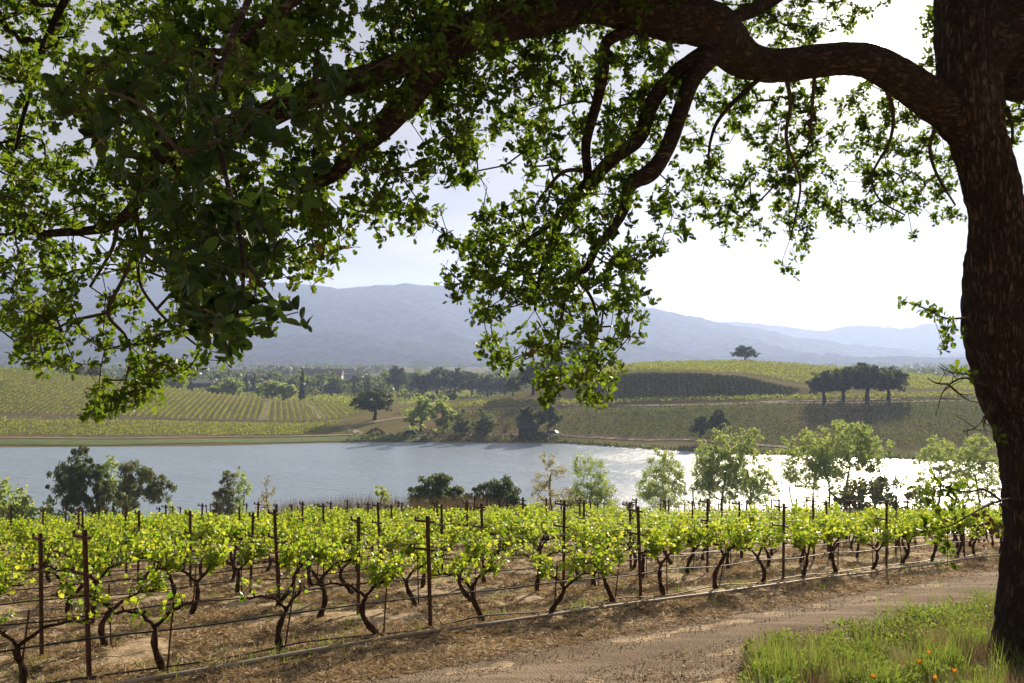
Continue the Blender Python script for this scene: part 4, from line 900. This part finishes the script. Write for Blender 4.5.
# limbs above the picture that feed the crown at the upper left
limb([(958, -170, 11, 40), (860, -220, 10.4, 34), (700, -230, 9.6, 28), (540, -210, 9, 24), (400, -190, 8.6, 20), (240, -140, 8.2, 16), (120, -70, 8.0, 12), (60, 10, 8.0, 8), (30, 90, 8.0, 5), (15, 150, 8.0, 3)], k=16)
limb([(420, -190, 8.6, 14), (370, -80, 6.8, 11), (335, -30, 5.9, 10), (295, 2, 5.6, 9), (256, 28, 5.5, 8), (225, 50, 5.4, 6), (180, 48, 5.4, 5), (110, 62, 5.4, 4), (60, 90, 5.5, 3)], k=12)
limb([(380, -100, 6.8, 10), (330, -110, 5.0, 9), (280, -60, 3.9, 8), (245, 10, 3.3, 7), (215, 90, 2.9, 5), (222, 160, 2.6, 5), (238, 225, 2.45, 4.5), (243, 280, 2.35, 4), (236, 318, 2.3, 3), (232, 338, 2.3, 2)], k=8)
limb([(248, 262, 2.4, 3.5), (262, 285, 2.35, 3), (280, 308, 2.35, 2.2)], k=6)
limb([(220, 140, 2.65, 5), (180, 150, 2.6, 4), (140, 105, 2.7, 3.5), (95, 88, 2.8, 3)], k=8)
limb([(317, 60, 6.2, 8), (317, 85, 6.0, 6), (333, 112, 5.9, 5), (360, 137, 5.9, 4)], k=8)
# leaf density, one digit per 16 x 16 pixel cell of the view
DEN = """
7777768888988766899976799999889599999999999553777876554211590000
8788743779999898999988359999999988888766666676567875420000560000
7788765767999999999887359999999967764634654444443544200000550000
6788888889999999998885378999999767654555654332220000000005500000
8878878899999899778632489999986776665556676432330000000004540000
5789988999998799867777899999885666754556765576455546212410000054
3688999999998989889987768978887766743456754655666656543651000066
6644577899999999633578888656786665535676543455665665662566500066
7643332589999997445888887417885247634677655523566665325456600064
8885224789999996888888876206873147634556653331135655136657650030
8886336788899887888788542388420066323666655455346665136567550000
7888767887788988888887677556420032433655455557656566245576550000
5646667776889998888888887510023364365555465566635465455656400000
7778767888999987889987777872025667776665420055646654225456530000
7777777778999998888865255411035577887555544003450560000002011000
6777666776989888787772001004566778874356530000000520000000000000
3577656663786646657654000000578887886565320000000310000000000000
3568733572388555504300000001688868765760000000000000000000000000
3467765455356533300000000000577876675457500000000000000000000000
1577553556566665440000000000026775555343100000000000000000000000
3778534567657666320000000000006754433555000000000000000000000000
2667626657664355000000000000005533345550000000000000000000000000
0056300366465510000000000000000502545530000000000000000000000000
0000004666003000000000000000000003457720000000000000000000000000
0000006774000000000000000000000005425730000000000000000000000000
0000065300000000000000000000000004004400000000000000000000000000
0000030000000000000000000000000000000000000000000000000000000000
""".strip().split('\n')
SD = np.concatenate(SEEDS); spx = pxof(SD[:, 0], SD[:, 1])
vv = SD[:, 2] / SD[:, 1]; spy = Hh / 2 - F * np.tan(np.arctan(vv) - PITCH)
g = np.random.default_rng(2024); LA = .0022 * .5
midmask = SD[:, 1] > 4.6
PT = []; NL = []
def lam(d): return -math.log(1 - min(.97, d / 10 + (.03 if d == 9 else 0)))
for r_, line_ in enumerate(DEN):
    for c_ in range(64):
        d = int(line_[c_]) if c_ < len(line_) else 0
        if d == 0: continue
        cx_, cy_ = c_ * 16 + 8, r_ * 16 + 8
        dd_ = np.hypot(spx[midmask] - cx_, spy[midmask] - cy_); j = np.argsort(dd_)[:6]; base = SD[midmask][j[g.integers(0, 6)], 1]
        if cx_ > 690: base = max(base, 10.8)
        area = 9 * LA * (F / base) ** 2; n = g.poisson(lam(d) * 256 / area * 1.0)
        boost = 2.9 if (cx_ < 430 and cy_ < 235) else (3.6 if cx_ < 690 else 3.0)
        n = g.poisson(lam(d) * 256 / area * boost / 3)
        for q in range(n):
            sp_ = .55 if cx_ < 690 else .9; D = max(base * .8, base + abs(g.normal(0, sp_)) * g.choice([-1, 1]) * (1.6 if cx_ < 150 and cy_ < 150 else 1))
            D = max(D, base + .15) if cx_ > 690 else (max(D, base + .12) if g.uniform() < .72 and cy_ < 190 else D)
            a = at(cx_ + g.uniform(-8, 8), cy_ + g.uniform(-8, 8), D)
            for w_ in range(3): PT.append(a + g.normal(size=3) * .042)
for q in range(260):      # the crown goes on past the left edge of the view
    a = at(g.uniform(-150, 0), g.uniform(-20, 330), 7.4 + g.normal() * .6)
    for w_ in range(3): PT.append(a + g.normal(size=3) * .05)
PT = np.array(PT)
# close leaves
NP = []
for q in range(72): NP.append(at(*(np.array((205, 135)) + g.normal(size=2) * (62, 42)), g.uniform(2.5, 3.4)))
for cx_, cy_, sx, sy, n, D in ((215, 235, 28, 18, 20, 2.55), (195, 262, 12, 16, 7, 2.5), (205, 312, 18, 10, 9, 2.4), (232, 325, 16, 12, 10, 2.35), (262, 240, 20, 16, 9, 2.6), (285, 310, 8, 4, 2, 2.35), (240, 285, 14, 12, 5, 2.4), (120, 95, 34, 18, 12, 2.9)):
    for q in range(n): NP.append(at(cx_ + g.normal() * sx, cy_ + g.normal() * sy, D + g.normal() * .12))
NP = np.array(NP)
# unseen upper crown, which shades what hangs below
n = 6500; UP = np.array([at(px_, py_, D) for px_, py_, D in zip(g.uniform(-250, 1150, n), -np.abs(g.normal(0, 130, n)) - 18, g.uniform(6.5, 16, n))])
UP = UP[np.abs(pxof(UP[:, 0], UP[:, 1]) - 882) > 95]
def twigs(pts, step, r0, rmax, seeds, wob=.16):
    return grow(seeds, pts, step, wob, g, r0, 2.5)
b = MB(); S3 = SD[:, :3]; far_s = S3[SD[:, 1] > 4.6]; near_s = S3[SD[:, 1] <= 4.6]
allP = np.concatenate([PT, UP]); P, par, rad, n0 = twigs(allP, .16, .0030, .02, far_s); branch_mesh(b, P - ORIG, par, rad, n0, 4, .018)
P2, par2, rad2, n02 = twigs(NP, .08, .0016, .006, near_s); branch_mesh(b, P2 - ORIG, par2, rad2, n02, 4, .006)
# sprays that leave the trunk low down
SPR = [([(966, 318), (945, 318), (928, 310), (909, 303)], 10.5, [(909, 303), (916, 305), (924, 308), (930, 313), (936, 316), (943, 318), (948, 324), (946, 334), (940, 342), (948, 348), (955, 330), (951, 340)]),
       ([(985, 385), (965, 378), (950, 384), (942, 394), (938, 408)], 10.4, [(962, 371), (968, 374), (958, 368)]),
       ([(985, 385), (970, 375), (950, 372), (938, 366)], 10.4, []), ([(948, 384), (936, 383), (928, 378)], 10.4, []), ([(950, 386), (962, 396), (972, 402)], 10.4, []), ([(996, 404), (985, 416), (975, 428), (962, 432)], 10.5, []),
       ([(990, 404), (984, 424), (982, 432)], 10.5, [(998, 433)]),
       ([(1012, 498), (990, 504), (968, 516), (950, 526), (935, 528)], 10.2, [(935, 528), (928, 520), (942, 530), (955, 520), (948, 538), (947, 548), (950, 556), (944, 562), (925, 534), (938, 540)]),
       ([(1000, 500), (985, 490), (965, 492), (950, 488), (934, 486)], 10.2, [(930, 482), (938, 480), (925, 490), (948, 484), (932, 496), (922, 502), (944, 494), (955, 500), (962, 506), (936, 508), (958, 488), (950, 512), (965, 482)])]
SPT = []
for pl, D, lv in SPR:
    n = len(pl); A = np.array([at(p[0], p[1], D + .15 * math.sin(i * 2)) for i, p in enumerate(pl)]); Q = spline(np.c_[A, np.linspace(.014, .004, n)], n * 4); b.tube(Q[:, :3] - ORIG, Q[:, 3], 5)
    for i in range(4, n * 4, 3):
        a = Q[i, :3]; e = a + g.normal(size=3) * .09; b.tube([a - ORIG, (a + e) / 2 + g.normal(size=3) * .012 - ORIG, e - ORIG], [.005, .004, .003], 4)
    for p in lv:
        e = at(p[0] + g.normal() * 2, p[1] + g.normal() * 2, D + g.normal() * .12); a = Q[np.argmin(np.linalg.norm(Q[:, :3] - e, axis=1)), :3]; b.tube([a - ORIG, e - ORIG], [.004, .003], 4); SPT.append(e)
b.obj('twigs', M['twig'], oak)
def rosettes(pts, nl, size, tmpl, name, mat, spread=.5, up=.15, seedoff=0):
    g2 = np.random.default_rng(500 + seedoff); m_ = len(pts); c = np.repeat(pts, nl, 0); d = g2.normal(size=(m_ * nl, 3)); d[:, 2] += up; d /= np.linalg.norm(d, axis=1)[:, None]
    ax = np.repeat(g2.normal(size=(m_, 3)), nl, 0); d = d * .8 + ax * .35; d /= np.linalg.norm(d, axis=1)[:, None]
    sz = size * g2.uniform(.6, 1.25, len(d)); pos = c + d * (g2.uniform(-.1, spread, len(d)) * size)[:, None] + np.repeat(g2.normal(size=(m_, 3)), nl, 0) * .0
    pos = pos - ax * (g2.uniform(0, 1.2, len(d)) * size * .6)[:, None]
    V, Fs = instance(tmpl[0], tmpl[1], pos - ORIG, frames(d, g2.uniform(0, 6.28, len(d))), sz); return mesh_obj(name, V, Fs, mat, oak)
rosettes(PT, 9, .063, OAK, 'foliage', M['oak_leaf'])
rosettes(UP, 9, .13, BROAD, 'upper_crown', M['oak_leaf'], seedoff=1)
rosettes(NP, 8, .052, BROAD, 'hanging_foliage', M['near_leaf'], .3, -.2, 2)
rosettes(np.array(SPT), 10, .085, OAK, 'spray_foliage', M['oak_leaf'], seedoff=3)
rosettes(np.array([at(988 + g.normal() * 9, 528 + g.normal() * 9, 10.3) for i in range(9)]), 5, .07, OAK, 'dead_leaves', plain('dead_leaf', (.22, .08, .04), (.12, .05, .03), 9, .7), seedoff=4)
# loose furrowed bark flare where the roots meet the soil
for a_, ln in ((2.7, .75), (3.6, .9), (4.6, .7)):
    t = np.linspace(0, 1, 8); bx = ORIG[0] + math.cos(a_) * (.32 + ln * t); by = ORIG[1] + math.sin(a_) * (.32 + ln * t)
    zz2 = near_z(bx, by) + .28 * (1 - t) ** 2 - .07 * t; b = MB(); b.tube(np.c_[bx, by, zz2] - ORIG, .19 * (1.1 - t) + .02, 12); b.obj('root', M['oak_bark'], oak, True)
# ------------------------------------------------------------------ ground cover
BLADE = (np.array([(-.5, 0, 0), (.5, 0, 0), (.38, .45, .06), (-.38, .45, .06), (0, 1, .26)]), [np.array([(0, 1, 2), (0, 2, 3), (3, 2, 4)])])
def blades(name, x, y, L_, wd, tilt, mat, g, curl=1.0, zoff=0):
    n = len(x); z = near_z(x, y) + zoff; a = g.uniform(0, 6.28, n); d = np.c_[np.cos(a) * np.sin(tilt), np.sin(a) * np.sin(tilt), np.cos(tilt)]
    Mx = frames(d, g.uniform(0, 6.28, n)) * np.stack([wd, L_, L_ * curl], -1)[:, None, :]
    V, Fs = instance(BLADE[0], BLADE[1], np.c_[x, y, z], Mx, np.ones(n)); return tag(mesh_obj(name, V, Fs, mat), kind='stuff')
g = np.random.default_rng(8)
def scatter(n, d0, d1, p0, p1, pw=1.0, u0=-.6, u1=.6):
    D = np.exp(g.uniform(math.log(d0), math.log(d1), n * 2)) if pw == 1 else d0 + (d1 - d0) * g.uniform(0, 1, n * 2) ** pw
    x = g.uniform(u0, u1, n * 2) * D; s, p = sp(x, D); ok = (p > p0) & (p < p1); return x[ok], D[ok], s[ok], p[ok]
x, y, s, p = scatter(170000, 8.5, 36, -1.9, 40)
k = fbm(x, y, 1.2, 61, 3) * .7 + fbm(x, y, .3, 62, 2) * .4 > .43; x, y = x[k], y[k]; n = len(x)
blades('straw', x, y, g.uniform(.05, .17, n), np.full(n, .0075) * (1 + y / 14), np.pi / 2 - np.abs(g.normal(0, .22, n)), M['straw'], g, .5, .012)
# straw rim beside the road and in its middle
x, y, s, p = scatter(90000, 8.5, 36, -2.0, -.5); n = len(x)
blades('straw', x, y, g.uniform(.04, .13, n), np.full(n, .0075) * (1 + y / 14), np.pi / 2 - np.abs(g.normal(0, .15, n)), M['straw'], g, .5, .02)
# heaps of mown brown stalks in clumps
x, y, s, p = scatter(60000, 9, 30, -.9, 30); k = (fbm(x, y, .55, 71, 2) > .50); x, y = x[k], y[k]; n = len(x)
blades('mown_stalks', x, y, g.uniform(.06, .16, n), np.full(n, .007) * (1 + y / 14), np.pi / 2 - np.abs(g.normal(.25, .3, n)), M['reed'], g, .5, .0)
# green weeds along the pipe and under the vines
x, y, s, p = scatter(26000, 9, 34, -1.3, 12); k = (fbm(x, y, .5, 81, 2) > np.where((p > -.8) & (p < .4), .46, .56)); x, y = x[k], y[k]; n = len(x)
blades('weeds', x, y, g.uniform(.04, .14, n) * (1 + (g.uniform(size=n) < .1)), np.full(n, .006) * (1 + y / 16), np.abs(g.normal(0, .5, n)), M['weed'], g)
x, y, s, p = scatter(30000, 8.5, 36, -5.4, -1.9); k = (fbm(x, y, .6, 83, 3) > .60) | ((p < -4.0) & (fbm(x, y, .4, 84, 2) > .5)); x, y = x[k], y[k]; n = len(x)
blades('straw', x, y, g.uniform(.03, .11, n), np.full(n, .007) * (1 + y / 14), np.pi / 2 - np.abs(g.normal(0, .25, n)), M['straw'], g, .5, .02)
# stones on the road
x, y, s, p = scatter(30000, 8.5, 36, -4.9, -1.2); n = len(x); oc = (np.array([(1, 0, 0), (0, 1, 0), (-1, 0, 0), (0, -1, 0), (0, 0, .7), (0, 0, -.7)]), [np.array([(0, 1, 4), (1, 2, 4), (2, 3, 4), (3, 0, 4), (1, 0, 5), (2, 1, 5), (3, 2, 5), (0, 3, 5)])])
V, Fs = instance(oc[0], oc[1], np.c_[x, y, near_z(x, y, False) + .022], rand_rot(n, g), g.uniform(.004, .013, n) * (1 + .9 * (g.uniform(size=n) < .04)))
M['stone'] = leaf_mat('stone', (.30, .22, .16), (.55, .44, .34), (.1, .1, .1), (.1, .1, .1), 0.0, .9, (.12, (.5, .44, .36), (.1, .1, .1))); tag(mesh_obj('road_stones', V, Fs, M['stone']), kind='stuff')
# tall green grass under the oak
def inpatch(x, y, s, p, e=0):
    px = pxof(x, y); return (p < -4.35 + .9 * (g.uniform(size=len(x)) ** 4) - .35 * (fbm(x, y, .6, 91, 3) - .45) * 3 + e) & (px > 752 + 60 * (fbm(x, y, .8, 95, 2) - .4))
x, y, s, p = scatter(150000, 7.5, 20, -14, -4, 1, .22, .75); k = inpatch(x, y, s, p); x, y, p = x[k], y[k], p[k]; k = g.uniform(size=len(x)) < .15 + 1.3 * fbm(x, y, .45, 97, 3); x, y, p = x[k], y[k], p[k]; n = len(x)
hgt = .07 + .24 * np.clip(fbm(x, y, .7, 99, 3) * 1.9 - .55, 0, 1) * np.clip((-4.2 - p) * 1.5, .25, 1)
blades('grass', x, y, hgt * g.uniform(.4, 1.5, n), np.full(n, .010), np.abs(g.normal(.5, .5, n)), M['grass'], g, 1.8)
x, y, s, p = scatter(60000, 7.5, 20, -14, -4, 1, .22, .75); k = inpatch(x, y, s, p, -.1) & (fbm(x, y, .45, 105, 2) > .53); x, y = x[k], y[k]; n = len(x)
blades('tall_weeds', x, y, g.uniform(.2, .62, n), np.full(n, .010), np.abs(g.normal(.1, .22, n)), M['weed'], g, 1.1)
# small leafy herbs between the blades
x, y, s, p = scatter(90000, 7.5, 20, -14, -4, 1, .22, .75); k = inpatch(x, y, s, p, -.05) & (fbm(x, y, .4, 111, 2) > .42); x, y = x[k], y[k]; n = len(x)
V, Fs = instance(BROAD[0], BROAD[1], np.c_[x, y, near_z(x, y) + g.uniform(.02, .30, n)], rand_rot(n, g), g.uniform(.025, .06, n)); tag(mesh_obj('herbs', V, Fs, M['weed']), kind='stuff')
x, y, s, p = scatter(36000, 7.5, 18, -14, -4, 1, .22, .75); k = inpatch(x, y, s, p, -.1) & (fbm(x, y, .9, 115, 2) > .36); x, y = x[k], y[k]; n = len(x)
L_ = g.uniform(.15, .42, n); tl = np.abs(g.normal(.45, .35, n)); blades('seed_grass', x, y, L_, np.full(n, .006), tl, M['straw'], g, 1.4)
x, y, s, p = scatter(26000, 7.5, 20, -14, -4, 1, .22, .75); k = inpatch(x, y, s, p, -.1) & (fbm(x, y, .6, 125, 2) > .54); x, y = x[k], y[k]; n = len(x)
blades('dead_stems', x, y, g.uniform(.12, .5, n), np.full(n, .009), np.abs(g.normal(.3, .4, n)), M['reed'], g, 1.3)
# poppies
pop = None
def poppy():
    root = empty('poppy', (0, 0, 0)); b = MB(); t = np.linspace(0, 1, 6); b.tube(np.c_[.03 * t ** 2, 0 * t, .34 * t], .0028, 5); b.obj('stem', M['weed'], root)
    V = []; Fs = []
    for i in range(4):
        a0 = i * math.pi / 2
        for (r, z, w) in ((.004, 0, .25), (.02, .012, .75), (.034, .032, .8), (.04, .05, .5)):
            for sgn in (-1, 0, 1): a = a0 + sgn * w; V.append((.03 + r * math.cos(a), r * math.sin(a), .34 + z + (0 if sgn else .004)))
        o = i * 12
        for q in range(3):
            for j in range(2): Fs.append((o + q * 3 + j, o + q * 3 + j + 1, o + q * 3 + j + 4, o + q * 3 + j + 3))
    mesh_obj('petals', V, np.array(Fs), leaf_mat('poppy_petal', (.75, .16, .01), (.85, .25, .02), (.9, .3, .02), (.9, .4, .05), .4, .5), root, True); return root
for px_, py_, lab in ((878, 668, 'orange poppy in the grass, leftmost of the five near the bottom edge'), (921, 656, 'orange poppy in the middle of the grass, just below and left of another poppy'), (926, 647, 'highest of the orange poppies, in the grass left of the oak trunk'), (931, 672, 'lowest orange poppy between the leftmost one and the trunk'), (951, 664, 'orange poppy nearest to the oak trunk')):
    D = 10.3; v = ray(px_, py_); 
    for it in range(40):
        x, y = v[0] * D, D
        if HZ(x, y) + .42 > v[1] * D: D -= .04
        else: D += .02
    r = poppy() if pop is None else copy_tree(pop); pop = pop or r; r.location = (x, y, HZ(x, y)); r.scale = (.62, .62, .95); r.rotation_euler = (.1, -.1, px_); tag(r, lab, 'flower', 'orange poppies')
